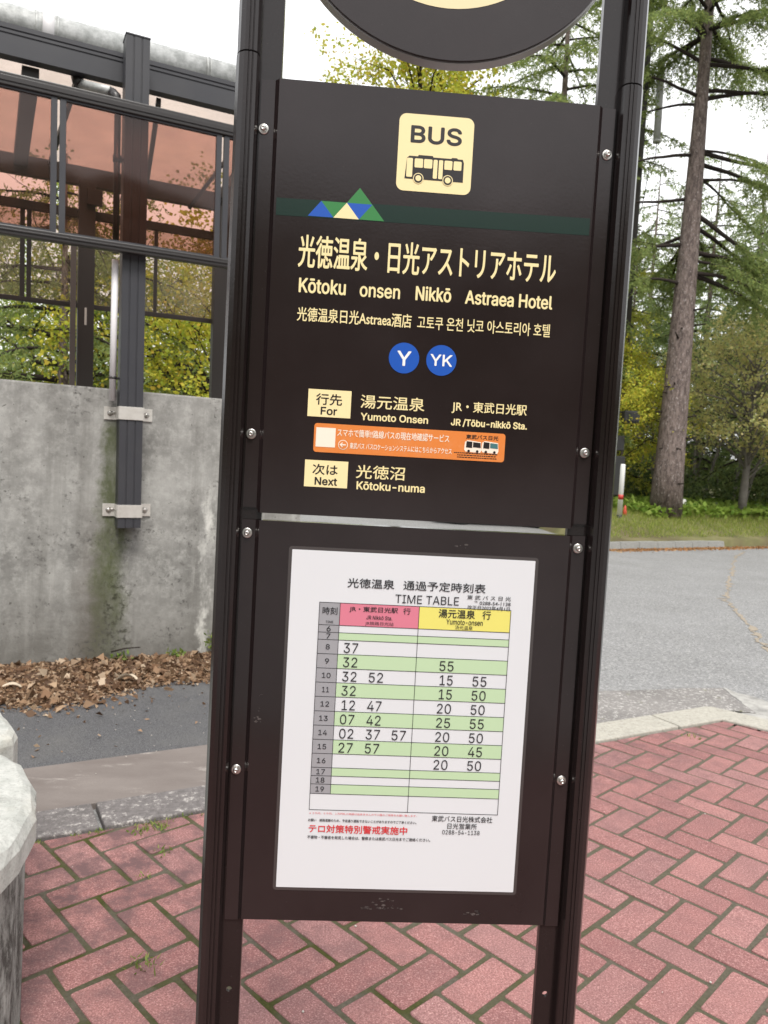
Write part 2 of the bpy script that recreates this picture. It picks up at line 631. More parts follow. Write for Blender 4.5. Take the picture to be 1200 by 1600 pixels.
# ---- printing on the upper panel
def Y(k):
    return -.00025 * k
mm = .001
mb = MB()
mb.flat([(-.1868, 1.7165), (.1868, 1.7195), (.1868, 1.7395), (-.1868, 1.7365)], Y(1))
mb.build('green_band', m_band, up)
mb = MB()
T_ = {k: (x * mm, z * mm) for k, (x, z) in dict(a=(-90, 1754.5), b=(-134.5, 1736.3), c=(-104.5, 1736.3), d=(-74.5, 1736.3), e=(-149.5, 1718.2), f=(-119.5, 1718.2), g=(-89.5, 1718.2), h=(-59.5, 1718.2)).items()}
for k, c in (('efb', 0), ('bfc', 1), ('fgc', 2), ('cgd', 0), ('ghd', 1), ('cda', 1)):
    mb.flat([T_[i] for i in k], Y(2), c)
mb.build('mountain_emblem', [m_blue, m_green, m_cream], up)

mb = MB()
mb.flat(rrect(-.048, .0405, 1.7555, 1.8440, .0085), Y(2), 0)
text_into(mb, 'BUS', -.0338, .0268, 1.8108, 1.8312, Y(3), 1, .048, 6)
bx0, bx1, bz0, bz1 = -.0385, .0308, 1.7695, 1.7958
mb.flat([(bx0, bz0), (bx1, bz0), (bx1, bz1 - .004), (bx1 - .0015, bz1), (bx0 + .0045, bz1), (bx0 + .0018, bz1 - .0025)], Y(3), 1)
mb.flat([(-.024, bz1), (-.0055, bz1), (-.0065, bz1 + .0016), (-.023, bz1 + .0016)], Y(3), 1)
mb.flat([(.0155, bz1), (.0235, bz1), (.0225, bz1 + .0012), (.0165, bz1 + .0012)], Y(3), 1)
for x0, x1, z0 in ((-.0367, -.0297, 1.7715), (-.0275, -.0176, 1.7828), (-.0164, -.0065, 1.7828), (-.0052, -.0003, 1.7715), (.0012, .0062, 1.7715), (.0078, .0172, 1.7828), (.0187, .0281, 1.7828)):
    mb.flat(rrect(x0, x1, z0, 1.7932, .0012, 3), Y(4), 0)
for wx in (-.0222, .0127):
    mb.flat(disc_pts(wx, 1.7705, .0062, 28), Y(4), 0)
    mb.flat(disc_pts(wx, 1.7705, .0052, 28), Y(5), 1)
    mb.flat(disc_pts(wx, 1.7705, .0034, 28), Y(6), 0)
mb.build('bus_pictogram', [m_cream, m_ink], up)

TXT = [
 ('光徳温泉・日光アストリアホテル', -158.5, 149.5, 1658.5, 1696.5, .015),
 ('Kōtoku', -156, -100.5, 1629, 1646.3, .038), ('onsen', -84, -36, 1628.8, 1641.6, .042), ('Nikkō', -17.5, 25.3, 1629, 1646.3, .038), ('Astraea Hotel', 42, 148, 1628.8, 1645, .038),
 ('光德温泉日光Astraea酒店', -156.5, -20.5, 1596, 1612.5, .014), ('고토쿠 온천 닛코 아스토리아 호텔', -13.5, 147.3, 1595.8, 1611.5, .010),
 ('湯元温泉', -76, 1, 1498, 1514.2, .014), ('Yumoto Onsen', -75, 6.3, 1483.6, 1492.6, .045),
 ('JR・東武日光駅', 34, 125.5, 1498.5, 1513.6, .014), ('JR /Tōbu-nikkō Sta.', 34, 127, 1482.6, 1492.4, .045),
 ('光徳沼', -77, -18, 1414, 1430.3, .014), ('Kōtoku-numa', -75.5, 7.2, 1400.4, 1410.5, .045)]
mb = MB()
for s_, x0, x1, z0, z1, bold in TXT:
    text_into(mb, s_, x0 * mm, x1 * mm, z0 * mm, z1 * mm, Y(2), 0, bold, 5)
mb.build('cream_lettering', m_cream2, up)

for s_, cx, x0, x1, z0, z1 in (('Y', -27, -35.3, -18.4, 1551, 1568.6), ('YK', 18, 4.6, 31.2, 1553.4, 1567.2)):
    mb = MB()
    mb.flat(disc_pts(cx * mm, 1.5603, .0182, 56), Y(2), 0)
    text_into(mb, s_, x0 * mm, x1 * mm, z0 * mm, z1 * mm, Y(3), 1, .03, 5)
    mb.build('route_badge', [m_blue, m_white], up)
for x0, x1, z0, z1, words in ((-138.5, -87.3, 1484.8, 1517.2, (('行先', -129.2, -98, 1499, 1512.6, .02), ('For', -123, -103.3, 1487.3, 1496.8, .045))),
                              (-138.5, -86.8, 1401, 1433, (('次は', -129.2, -99, 1415.7, 1428.7, .02), ('Next', -126, -99, 1403.3, 1412.9, .045)))):
    mb = MB()
    mb.flat([(x0 * mm, z0 * mm), (x1 * mm, z0 * mm), (x1 * mm, z1 * mm), (x0 * mm, z1 * mm)], Y(2), 0)
    for s_, a, b, c, d, bold in words:
        text_into(mb, s_, a * mm, b * mm, c * mm, d * mm, Y(3), 1, bold, 5)
    mb.build('caption_plate', [m_cream, m_ink], up)

# orange information sticker (its square code is left blank)
mb = MB()
mb.flat(rrect(-.1295, .1015, 1.4428, 1.4772, .0035, 4), Y(2), 0)
mb.flat([(-.127, 1.4492), (-.1038, 1.4492), (-.1038, 1.4722), (-.127, 1.4722)], Y(3), 1)
text_into(mb, 'スマホで簡単!!路線バスの現在地確認サービス', -.1018, .0332, 1.4628, 1.4722, Y(3), 1, .014, 3)
text_into(mb, '東武バス バスロケーションシステムにはこちらからアクセス', -.0862, .0370, 1.4488, 1.4562, Y(3), 1, .012, 3)
mb.flat(disc_pts(-.0943, 1.4530, .0058, 28), Y(3), 1)
mb.flat(disc_pts(-.0943, 1.4530, .0050, 28), Y(4), 0)
mb.flat([(-.0984, 1.4530), (-.0952, 1.4500), (-.0944, 1.4508), (-.0959, 1.4523), (-.0908, 1.4523), (-.0908, 1.4537), (-.0959, 1.4537), (-.0944, 1.4552), (-.0952, 1.4560)], Y(5), 1)
text_into(mb, '東武バス日光', .0535, .0930, 1.4686, 1.4741, Y(3), 2, .03, 3)
for bx, flip, cc in ((.0535, 1, 2), (.0745, 1, 3)):           # two small coaches printed beside the words
    mb.flat([(bx, 1.4535), (bx + .018, 1.4525), (bx + .0195, 1.4555), (bx + .0185, 1.4655), (bx + .002, 1.4672), (bx - .001, 1.4650), (bx - .0015, 1.4560)], Y(3), 1)
    mb.flat([(bx + .0005, 1.4585), (bx + .0080, 1.4580), (bx + .0080, 1.4655), (bx + .001, 1.4660)], Y(4), 2)
    mb.flat([(bx + .0090, 1.4590), (bx + .0186, 1.4585), (bx + .0180, 1.4645), (bx + .0090, 1.4652)], Y(4), cc)
    for wx in (.004, .0145):
        mb.flat(disc_pts(bx + wx, 1.4542, .0016, 12), Y(5), 2)
rg = random.Random(4)
for row in range(3):                                          # notes too small to read
    x = .040 + .004 * (row > 0)
    z = 1.4510 - row * .0026
    while x < .0905:
        w_ = rg.uniform(.0012, .0034)
        mb.flat([(x, z), (x + w_, z), (x + w_, z + .0011), (x, z + .0011)], Y(3), 2)
        x += w_ + .0006
mb.build('info_sticker', [m_orange, m_stwhite, m_ink, M("teal_print", (.05, .16, .17), .4)], up)

# residue of old tape on the lower panel
rg = random.Random(11)
for cx, cz, w_, h_, n in ((-.016, .8795, .058, .003, 26), (-.010, .8855, .036, .013, 14), (.100, .8745, .024, .003, 12), (.1045, .8785, .008, .007, 6), (-.180, 1.113, .010, .007, 9), (-.178, 1.135, .006, .05, 7), (.06, 1.338, .04, .006, 4)):
    mb = MB()
    for i in range(n):
        x, z = cx + rg.uniform(-.5, .5) * w_, cz + rg.uniform(-.5, .5) * h_
        r_ = rg.uniform(.0006, .0028)
        mb.flat([(x + r_ * rg.uniform(.4, 1.3) * math.cos(a), z + .45 * r_ * rg.uniform(.4, 1.3) * math.sin(a)) for a in [i * math.pi / 4 for i in range(8)]], Y(1) - 1e-5 * (i % 9))
    mb.build('tape_residue', m_resid, lp)

# ---- the laminated timetable fixed on the lower panel
pap = MB()
pap.plate(rrect(-.1485, .1485, .9045, 1.3245, .0008, 2), -.0012, -.0008, 0)
sheet = pap.build('timetable', m_paper)
tag(sheet, "white laminated paper timetable with pink and yellow column heads on the lower brown panel", "timetable")
mb = MB()
mb.plate(rrect(-.1525, .1525, .9005, 1.3285, .004, 4), -.0007, -.0001, 0)
mb.build('laminate', m_lam, sheet)
def Z(k):
    return -.0012 - .00022 * k
cx_ = [-.1125, -.0875, .0090, .1220]
rz = [1262, 1234.5, 1225.5, 1216.5, 1199, 1181.3, 1163.7, 1146, 1128, 1110.2, 1092.5, 1075, 1057.4, 1047, 1036.5, 1024.5]
rz = [v * mm for v in rz]
zb = 1.0040
mb = MB()
mb.flat([(cx_[0], rz[15]), (cx_[1], rz[15]), (cx_[1], rz[0]), (cx_[0], rz[0])], Z(1), 0)
mb.flat([(cx_[1], rz[1]), (cx_[2], rz[1]), (cx_[2], rz[0]), (cx_[1], rz[0])], Z(1), 1)
mb.flat([(cx_[2], rz[1]), (cx_[3], rz[1]), (cx_[3], rz[0]), (cx_[2], rz[0])], Z(1), 2)
for k in range(2, 15, 2):
    mb.flat([(cx_[1], rz[k + 1]), (cx_[3], rz[k + 1]), (cx_[3], rz[k]), (cx_[1], rz[k])], Z(1), 3)
mb.build('table_shading', [m_grey, m_pink, m_yellow, m_lgreen], sheet)
mb = MB()
hw = .00032
def hl(x0, x1, z): mb.flat([(x0 - hw, z - hw), (x1 + hw, z - hw), (x1 + hw, z + hw), (x0 - hw, z + hw)], Z(2))
def vl(x, z0, z1): mb.flat([(x - hw, z0 - hw), (x + hw, z0 - hw), (x + hw, z1 + hw), (x - hw, z1 + hw)], Z(3))
for z in rz + [zb]: hl(cx_[0], cx_[3], z)
vl(cx_[0], zb, rz[0]); vl(cx_[1], rz[15], rz[0]); vl(cx_[2], zb, rz[0]); vl(cx_[3], zb, rz[0])
mb.build('table_grid', m_black, sheet)
PT = [
 ('光徳温泉', -80, -23, 1281.6, 1293.2, .012), ('通過予定時刻表', -12, 89, 1281.6, 1293.2, .008), ('TIME TABLE', -21, 57, 1265.4, 1275.6, .0),
 ('東 武 バ ス 日 光', 67, 121, 1273.6, 1279, .008), ('℡ 0288-54-1138', 76, 121, 1267.6, 1272, .008), ('改正日2022年4月1日', 68, 120.5, 1261.2, 1266.4, .008),
 ('時刻', -108.5, -90.5, 1247.5, 1256.5, .004), ('TIME', -104, -95, 1237, 1239.8, .01),
 ('JR・東武日光駅', -76, -17, 1251.4, 1259, .012), ('行', -10.5, -1.5, 1251.4, 1259.4, .008), ('JR Nikkō Sta.', -55, -23.5, 1243.4, 1248.4, .012), ('JR铁路日光站', -56, -21.5, 1235.9, 1241, .0),
 ('湯元温泉', 33, 78, 1249.5, 1260.3, .016), ('行', 87, 97.5, 1249.5, 1260.3, .016), ('Yumoto-onsen', 43, 88, 1241.6, 1248.2, .012), ('汤元温泉', 54, 76, 1235.7, 1240.8, .0),
 ('お願い　道路混雑のため、予定通り運転できないことがありますのでご了承ください。', -113, 21, 989.3, 993.0, .016),
 ('不審物・不審者を発見した場合は、警察または東武バス日光までご連絡ください。', -113, 39.5, 967.3, 971.6, .012),
 ('東武バス日光株式会社', 40, 116, 993.6, 1001.2, .006), ('日光営業所', 60, 97, 984.6, 992, .004), ('0288-54-1138', 54, 101, 977.6, 983, .002)]
mb = MB()
for s_, x0, x1, z0, z1, bold in PT:
    text_into(mb, s_, x0 * mm, x1 * mm, z0 * mm, z1 * mm, Z(4), 0, bold, 3)
HOURS = list(range(6, 20))
for i, h in enumerate(HOURS):
    zc = (rz[i + 1] + rz[i + 2]) / 2
    s_ = str(h)
    big = .0064
    wd = .0105 if h > 9 else .0050
    if h == 11: wd = .0085
    xc = -.1000 - (.0008 if h > 12 else 0)
    text_into(mb, s_, xc - wd / 2, xc + wd / 2, zc - big / 2, zc + big / 2, Z(4), 0, .008, 4)
M1 = {8: ['37'], 9: ['32'], 10: ['32', '52'], 11: ['32'], 12: ['12', '47'], 13: ['07', '42'], 14: ['02', '37', '57'], 15: ['27', '57']}
M2 = {9: ['55'], 10: ['15', '55'], 11: ['15', '50'], 12: ['20', '50'], 13: ['25', '55'], 14: ['20', '50'], 15: ['20', '45'], 16: ['20', '50']}
for D, xs in ((M1, (-.0805, -.0480, -.0160)), (M2, (.0380, .0800))):
    for h, ms in D.items():
        i = h - 6
        zc = (rz[i + 1] + rz[i + 2]) / 2 - .0005
        for x, s_ in zip(xs, ms):
            off = .0012 if s_[0] == '1' else 0
            text_into(mb, s_, x + off, x + .0174, zc - .0062, zc + .0062, Z(4), 0, .0, 4)
mb.build('black_lettering', m_black, sheet)
mb = MB()
text_into(mb, '※ ２千円、５千円、１万円札の両替は出来ませんので小銭のご用意をお願い致します。', -.112, .021, .9985, 1.0012, Z(4), 0, .0, 2)
text_into(mb, 'テロ対策特別警戒実施中', -.112, .0102, .9752, .9856, Z(4), 0, .02, 4)
mb.build('red_lettering', m_red, sheet)

# ------------------------------------------------------------------ ground, road, kerb, paving
KA = Vector((-1.105, 1.844))                      # inner kerb edge line of the plaza
KD = Vector((.8995, .437)).normalized()
KN = Vector((-KD.y, KD.x))                        # away from the plaza
def kp(s_, n_, z=0.):
    p = KA + KD * s_ + KN * n_
    return (p.x, p.y, z)

m_ground = M("earth", (.09, .075, .05), .95)
m_ground.color(m_ground.mix(m_ground.noise(.6, 8), (.05, .06, .025), (.13, .10, .07)))
mb = MB()
mb.poly([(-900, -900, -.09), (900, -900, -.09), (900, 900, -.09), (-900, 900, -.09)])
tag(mb.build('ground', m_ground), kind='structure')

m_road = M("worn_asphalt", (.25, .25, .25), .75, spec=.35)
n1 = m_road.noise(1.1, 6, .6)
n2 = m_road.noise(170, 3, .7)
n3 = m_road.voro(120)
c = m_road.mix(m_road.ramp(n1, .3, .7), (.245, .245, .245), (.325, .325, .33))
c = m_road.mix(m_road.ramp(n2, .35, .65), m_road.mix(.75, c, (.07, .07, .07)), c)
c = m_road.mix(m_road.ramp(m_road.noise(46, 4, .8), .5, .72, 0, .5), c, (.42, .415, .40))
c = m_road.mix(m_road.ramp(m_road.noise(58, 4, .8), .54, .72, 0, .55), c, (.10, .10, .10))
c = m_road.mix(m_road.ramp(n3, .0, .22, .55, 0), c, (.52, .51, .49))
c = m_road.mix(m_road.ramp(m_road.noise(5, 8, .75, stretch=(.25, 1, 1)), .55, .75, 0, .35), c, (.17, .165, .16))
gr = m_road.n('ShaderNodeRGBToBW'); m_road.link(m_road.voro(70, out='Color'), gr.inputs[0])
c = m_road.mix(m_road.ramp(gr.outputs[0], .62, .85, 0, .42), c, (.46, .455, .44))
c = m_road.mix(m_road.ramp(gr.outputs[0], .40, .18, 0, .45), c, (.10, .10, .10))
m_road.color(c).bump(n2, .5, .004)
mb = MB()
mb.poly([(-60, -40, -.022), (70, -40, -.022), (70, 60, -.022), (-60, 60, -.022)])
tag(mb.build('road', m_road), kind='structure')

# dark newer asphalt of the footpath on the left
m_path = M("dark_asphalt", (.07, .07, .075), .8, spec=.4)
n2 = m_path.noise(230, 3, .75)
c = m_path.mix(m_path.ramp(n2, .38, .64), (.032, .032, .036), (.15, .15, .155))
c = m_path.mix(m_path.ramp(m_path.noise(85, 5, .8), .56, .70, 0, .6), c, (.24, .235, .225))
c = m_path.mix(m_path.ramp(m_path.voro(42), .02, .07, .8, 0), c, (.40, .39, .36))
c = m_path.mix(m_path.ramp(m_path.noise(3, 6), .45, .8, 0, .4), c, (.15, .145, .135))
m_path.color(c).bump(n2, .7, .004)
mb = MB()
mb.poly([kp(-9, .70, -.016), kp(1.55, .735, -.016), kp(1.35, 2.6, -.016), kp(-9, 2.6, -.016)])
tag(mb.build('footpath', m_path), kind='structure')

# concrete gutter beside the kerb: smooth on the left, exposed aggregate on the right
m_gut = M("gutter_concrete", (.22, .19, .175), .8)
n1 = m_gut.noise(3.5, 8, .65, stretch=(.4, 1, 1))
c = m_gut.mix(m_gut.ramp(n1, .3, .7), (.130, .108, .098), (.215, .188, .172))
sc = m_gut.math('MULTIPLY', m_gut.ramp(m_gut.noise(12, 10, .85, stretch=(.3, 1, 1)), .55, .66), m_gut.ramp(m_gut.noise(2.2, 2), .42, .55))
c = m_gut.mix(m_gut.math('MULTIPLY', sc, .8), c, (.42, .385, .355))
c = m_gut.mix(m_gut.ramp(m_gut.noise(300, 2), .45, .75, 0, .4), c, (.10, .085, .08))
m_gut.color(c).bump(m_gut.noise(120, 4), .3, .002)
m_agg = M("aggregate_concrete", (.25, .23, .22), .85)
n1 = m_agg.voro(62)
c = m_agg.mix(m_agg.ramp(m_agg.noise(2, 5), .35, .7), (.145, .136, .13), (.225, .212, .203))
c = m_agg.mix(m_agg.ramp(m_agg.noise(42, 3, .7, dist=.6), .54, .63, 0, .75), c, (.50, .485, .46))
c = m_agg.mix(m_agg.ramp(m_agg.noise(6, 6, .7), .64, .72, 0, .8), c, (.12, .13, .03))
m_agg.color(c).bump(n1, .5, .006)
gut = empty('gutter')
tag(gut, kind='structure')
def slab(mb, a, b, n0, n1, z0, z1, zb=-.07, mi=0):
    P = [kp(a, n0, z0), kp(b, n0, z0), kp(b, n1, z1), kp(a, n1, z1)]
    k = len(mb.v)
    mb.v += P + [(p[0], p[1], zb) for p in P]
    for q in ((0, 1, 2, 3), (0, 4, 5, 1), (1, 5, 6, 2), (2, 6, 7, 3), (3, 7, 4, 0)):
        mb.face([k + i for i in q], mi)
mb = MB(); slab(mb, -6, 1.45, .238, .735, .004, -.009); mb.build('gutter_slab', m_gut, gut)
mb = MB()
P = [kp(1.454, .222), kp(2.4, .222), kp(3.3, .222), kp(3.945, .222), (2.640, 3.74), (2.665, 4.02), (2.706, 4.30), (2.42, 4.262), (2.05, 4.165), (1.757, 4.106), (1.2, 3.975), (.55, 3.80), kp(1.454, .735)]
mb.v += [(p[0], p[1], .004 if i < 3 else (-.006 if i == 3 else -.0160)) for i, p in enumerate(P)] + [(1.55, 3.62, -.006), (2.35, 3.93, -.008)]
for f in ((0, 1, 13, 12), (1, 2, 14, 13), (2, 3, 4, 5, 14), (14, 5, 6, 7), (14, 7, 8), (14, 8, 9, 13), (13, 9, 10), (13, 10, 11, 12)):
    mb.face(list(f))
mb.build('gutter_slab', m_agg, gut)
m_pale = M("pale_mortar", (.5, .48, .45), .85)
m_pale.color(m_pale.mix(m_pale.ramp(m_pale.noise(8, 8, .75), .35, .65), (.20, .195, .185), (.42, .41, .385))).bump(m_pale.noise(60, 4), .4, .004)
mb = MB()
mb.poly([(2.50, 3.66, -.0190), (2.75, 3.44, -.0190), (3.2, 3.03, -.0190), (3.43, 3.36, -.0190), (3.22, 3.62, -.0190), (3.10, 3.70, -.0190), (2.99, 3.90, -.0190), (2.90, 3.97, -.0190), (2.83, 4.14, -.0190), (2.76, 4.20, -.0190), (2.725, 4.34, -.0190), (2.69, 4.15, -.0190), (2.675, 3.98, -.0190)])
mb.build('mortar_wedge', m_pale, gut)

# kerb stones, flush with the paving
def stone_mat(name, a, b, fleck, amt):
    m = M(name, rough=.8)
    c = m.mix(m.ramp(m.noise(55, 5, .75), .35, .7), a, b)
    c = m.mix(m.ramp(m.noise(30, 9, .82), .60 - amt * .08, .68 - amt * .06, 0, .8), c, fleck)
    c = m.mix(m.ramp(m.noise(4, 4), .55, .8, 0, .35), c, tuple(x * .5 for x in a))
    m.color(c).bump(m.noise(90, 5, .7), .5, .004)
    return m
m_kdark = stone_mat("lichened_granite", (.10, .09, .088), (.18, .165, .162), (.55, .52, .49), .8)
m_kpale = stone_mat("pale_granite", (.30, .285, .245), (.45, .43, .375), (.17, .16, .14), .6)
kerb = empty('kerb')
tag(kerb, kind='structure')
rg = random.Random(3)
edges = [-.10, .205, .80, 1.40, 2.0, 2.6, 3.41, 3.93]
def kerb_stone(corners, zt, mat):
    bm = bmesh.new()
    vs = [bm.verts.new((x, y, zt)) for x, y in corners]
    f = bm.faces.new(vs)
    e = bmesh.ops.extrude_face_region(bm, geom=[f])
    for v in [g for g in e['geom'] if isinstance(g, bmesh.types.BMVert)]:
        v.co.z = zt
    for v in vs: v.co.z = -.12
    bm.normal_update()
    bmesh.ops.recalc_face_normals(bm, faces=bm.faces)
    bmesh.ops.bevel(bm, geom=[e_ for e_ in bm.edges], offset=.007, segments=2, affect='EDGES', profile=.5)
    mb = MB(); mb.bm(bm)
    return mb.build('kerb_stone', mat, kerb)
for i, (a, b) in enumerate(zip(edges, edges[1:])):
    g_ = .006 if i else .012
    sk = -.03 if i == 6 else 0
    kerb_stone([kp(a + g_, .012)[:2], kp(b - g_, .012 + rg.uniform(-.004, .004))[:2], kp(b - g_ + .0, .232)[:2], kp(a + g_, .232)[:2]],
               .010 + rg.uniform(0, .004), m_kdark if i < 3 else m_kpale)
# a run of smaller stones turns the corner on the right
C0 = Vector(kp(3.94, .235)[:2]); D2 = Vector((.74, -.67)).normalized(); N2 = Vector((-.67, -.74)).normalized()
for i in range(5):
    a, b = i * .6 + .012, (i + 1) * .6 - .006
    q = [C0 + D2 * a, C0 + D2 * b, C0 + D2 * b + N2 * .215, C0 + D2 * a + N2 * (.215 if i else .23)]
    kerb_stone([(p.x, p.y) for p in q][::-1], .011, m_kpale)

# herringbone brick paving, each brick cut where it meets the kerb
m_brick = M("red_brick", rough=.85, spec=.3)
rnd = m_brick.rnd()
xyz = m_brick.xyz()
c = m_brick.mix(rnd, (.245, .108, .104), (.335, .160, .150))
r2 = m_brick.math('FRACT', m_brick.math('MULTIPLY', rnd, 7.31))
c = m_brick.mix(m_brick.ramp(r2, .6, 1, 0, .4), c, (.25, .15, .15))
spk = m_brick.noise(190, 4, .85)
c = m_brick.mix(m_brick.ramp(spk, .40, .50, .7, 0), c, (.14, .062, .06))
c = m_brick.mix(m_brick.ramp(spk, .54, .66, 0, .85), c, (.62, .38, .35))
c = m_brick.mix(m_brick.ramp(m_brick.voro(70), .0, .11, .8, 0), c, (.70, .58, .54))
# soot-dark blotches, heaviest on the left near the old kerb stones
bl = m_brick.ramp(m_brick.noise(7.5, 6, .72), .42, .60)
lf = m_brick.ramp(m_brick.math('SUBTRACT', xyz[1], m_brick.math('MULTIPLY', xyz[0], .9)), .7, 2.3, .22, 1.)
c = m_brick.mix(m_brick.math('MULTIPLY', bl, m_brick.math('MULTIPLY', lf, .9)), c, (.115, .068, .07))
m_brick.color(c).bump(m_brick.noise(240, 4, .75), .55, .0025)
m_joint = M("mossy_joint", rough=.95, spec=.2)
mo = m_joint.ramp(m_joint.noise(5.5, 5, .6), .38, .62)
dist = m_joint.ramp(m_joint.xyz()[0], .1, 1.3, 1., .12)
c = m_joint.mix(m_joint.noise(90, 4), (.07, .062, .048), (.19, .17, .13))
c2 = m_joint.mix(m_joint.noise(120, 4, .7), (.026, .029, .010), (.12, .125, .035))
m_joint.color(m_joint.mix(m_joint.math('MULTIPLY', mo, dist), c, c2)).bump(m_joint.noise(140, 5, .8), 1.0, .008)
def clip(poly, p, n):
    """keeps the side of the line through p that n points away from"""
    out = []
    for i in range(len(poly)):
        a, b = poly[i - 1], poly[i]
        da, db = (a - p).dot(n), (b - p).dot(n)
        if (da <= 0) != (db <= 0):
            out.append(a + (b - a) * (da / (da - db)))
        if db <= 0:
            out.append(b)
    return out
mb = MB()
BW, BL, JT = .1262, .2524, .0160
BA = R(41.5)
bu = Vector((math.cos(BA), math.sin(BA))); bv = Vector((-bu.y, bu.x))
BO = Vector((-.120, 1.097)) - bv * BW
rg = random.Random(8)
def brick(u0, v0, lu, lv):
    h = JT / 2
    tw = rg.gauss(0, .006)
    wob = lambda: rg.gauss(0, .0016)
    P = []
    cu_, cv_ = u0 + lu / 2, v0 + lv / 2
    for a, b in ((u0 + h, v0 + h), (u0 + lu - h, v0 + h), (u0 + lu - h, v0 + lv - h), (u0 + h, v0 + lv - h)):
        da, db = a - cu_, b - cv_
        a, b = cu_ + da * math.cos(tw) - db * math.sin(tw) + wob(), cv_ + da * math.sin(tw) + db * math.cos(tw) + wob()
        P.append(BO + bu * a + bv * b)
    c0 = sum(P, Vector((0, 0))) / 4
    if not (-4.5 < c0.x < 6.5 and -2.8 < c0.y < 7): return
    P = clip(P, KA + KN * .002, KN)
    if len(P) >= 3: P = clip(P, C0 + N2 * .227, -N2)
    if len(P) < 3: return
    c0 = sum(P, Vector((0, 0))) / len(P)
    zt = rg.gauss(0, .0009)
    tx, ty = rg.gauss(0, .0045), rg.gauss(0, .0045)
    zf = lambda p: zt + (p.x - c0.x) * tx + (p.y - c0.y) * ty
    # rounded corners and a chamfered arris
    ring = []
    n = len(P)
    for i in range(n):
        a, b, d = P[i - 1], P[i], P[(i + 1) % n]
        e0, e1 = (a - b), (d - b)
        r0 = min(.006, e0.length * .3, e1.length * .3) * rg.uniform(.5, 1.6)
        if e0.length < 1e-5 or e1.length < 1e-5: continue
        ring += [b + e0.normalized() * r0, b + (e0.normalized() + e1.normalized()) * r0 * .28, b + e1.normalized() * r0]
    k = len(mb.v); m = len(ring)
    if m < 6: return
    ins = [p + (c0 - p).normalized() * .0042 for p in ring]
    mb.v += [(p.x, p.y, -.05) for p in ring] + [(p.x, p.y, zf(p) - .0026) for p in ring] + [(p.x, p.y, zf(p)) for p in ins]
    for i in range(m):
        j = (i + 1) % m
        mb.face([k + i, k + j, k + m + j, k + m + i], 0)
        mb.face([k + m + i, k + m + j, k + 2 * m + j, k + 2 * m + i], 0, True)
    mb.face([k + 2 * m + i for i in range(m)], 0)
# lattice: one brick along u and one along v per cell, stepped down the (1, -1) diagonal
for i in range(-50, 51):
    for j in range(-25, 26):
        ou = i * BW + j * BL
        ov = -i * BW + j * BL
        brick(ou, ov, BL, BW)
        brick(ou + BW, ov + BW, BW, BL)
paving = mb.build('brick_paving', m_brick)
tag(paving, kind='structure')
# sand and moss in the joints
jm = MB()
pts = [kp(-4.2, .004), kp(3.72, .004)]
q = C0 + D2 * 3.2 + N2 * .222
jm.poly([(p[0], p[1], -.0030) for p in [kp(-3.4, .006), kp(-4.3, -3.6), (2.5, -3.0), (6.5, -2.8), (q.x, q.y), (C0 + N2 * .222 + D2 * .05)[:], kp(3.9, .006)]])
tag(jm.build('paving_bed', m_joint), kind='structure')

# ------------------------------------------------------------------ concrete wall and covered walkway on the left
WROT = math.atan2(.3925, .9197)
WA = (-2.212, 4.019)
m_conc = M("stained_concrete", rough=.85, spec=.3)
X_, Y_, Z_ = m_conc.xyz()
base = m_conc.mix(m_conc.ramp(m_conc.noise(2.2, 8, .65), .34, .64), (.155, .152, .142), (.355, .35, .332))
base = m_conc.mix(m_conc.ramp(m_conc.noise(11, 9, .8), .47, .68, 0, .7), base, (.48, .475, .45))
strk = m_conc.noise(7, 6, .7, stretch=(1, 1, .06))
base = m_conc.mix(m_conc.ramp(strk, .50, .70, 0, .5), base, (.135, .13, .118))
strk2 = m_conc.noise(11, 5, .6, stretch=(1, 1, .09), dist=.3)
base = m_conc.mix(m_conc.ramp(strk2, .62, .76, 0, .4), base, (.48, .47, .445))
# formwork lines, air holes and spalls
base = m_conc.mix(m_conc.ramp(m_conc.noise(30, 3, .6), .66, .70, 0, .75), base, (.07, .068, .06))
base = m_conc.mix(m_conc.ramp(m_conc.voro(13), .0, .075, .9, 0), base, (.075, .07, .065))
wob = m_conc.math('MULTIPLY', m_conc.math('SUBTRACT', m_conc.noise(5, 5, .7), .5), .26)
xw = m_conc.math('ADD', X_, wob)
# damp brown-and-green run below the post, widening towards the foot
zz = m_conc.ramp(Z_, .0, 1.64, 1., 0.)
cen = m_conc.math('SUBTRACT', xw, .645)
ww = m_conc.ramp(zz, 0., 1., .055, .125)
run = m_conc.math('DIVIDE', m_conc.math('ABSOLUTE', cen), ww)
brk_ = m_conc.ramp(m_conc.noise(9, 8, .8, stretch=(1, 1, .35)), .36, .58, .5, 1.)
runm = m_conc.math('MULTIPLY', brk_, m_conc.math('MULTIPLY', m_conc.ramp(run, .55, 1.35, 1., 0.), m_conc.ramp(Z_, 1.58, 1.70, 1., 0.)))
brn = m_conc.math('MULTIPLY', m_conc.ramp(m_conc.math('DIVIDE', m_conc.math('ABSOLUTE', m_conc.math('SUBTRACT', xw, .55)), .12), .3, 1.3, .75, 0.), m_conc.ramp(Z_, .2, 1.25, 1., 0.))
base = m_conc.mix(brn, base, (.105, .088, .07))
mosscol = m_conc.mix(m_conc.noise(30, 5, .7), (.030, .042, .010), (.095, .112, .035))
base = m_conc.mix(m_conc.math('MULTIPLY', runm, .85), base, mosscol)
clump = m_conc.math('MULTIPLY', m_conc.ramp(m_conc.noise(18, 5, .75), .5, .6), m_conc.ramp(m_conc.math('DIVIDE', m_conc.math('ABSOLUTE', m_conc.math('SUBTRACT', xw, .70)), .10), .5, 1.2, 1., 0.))
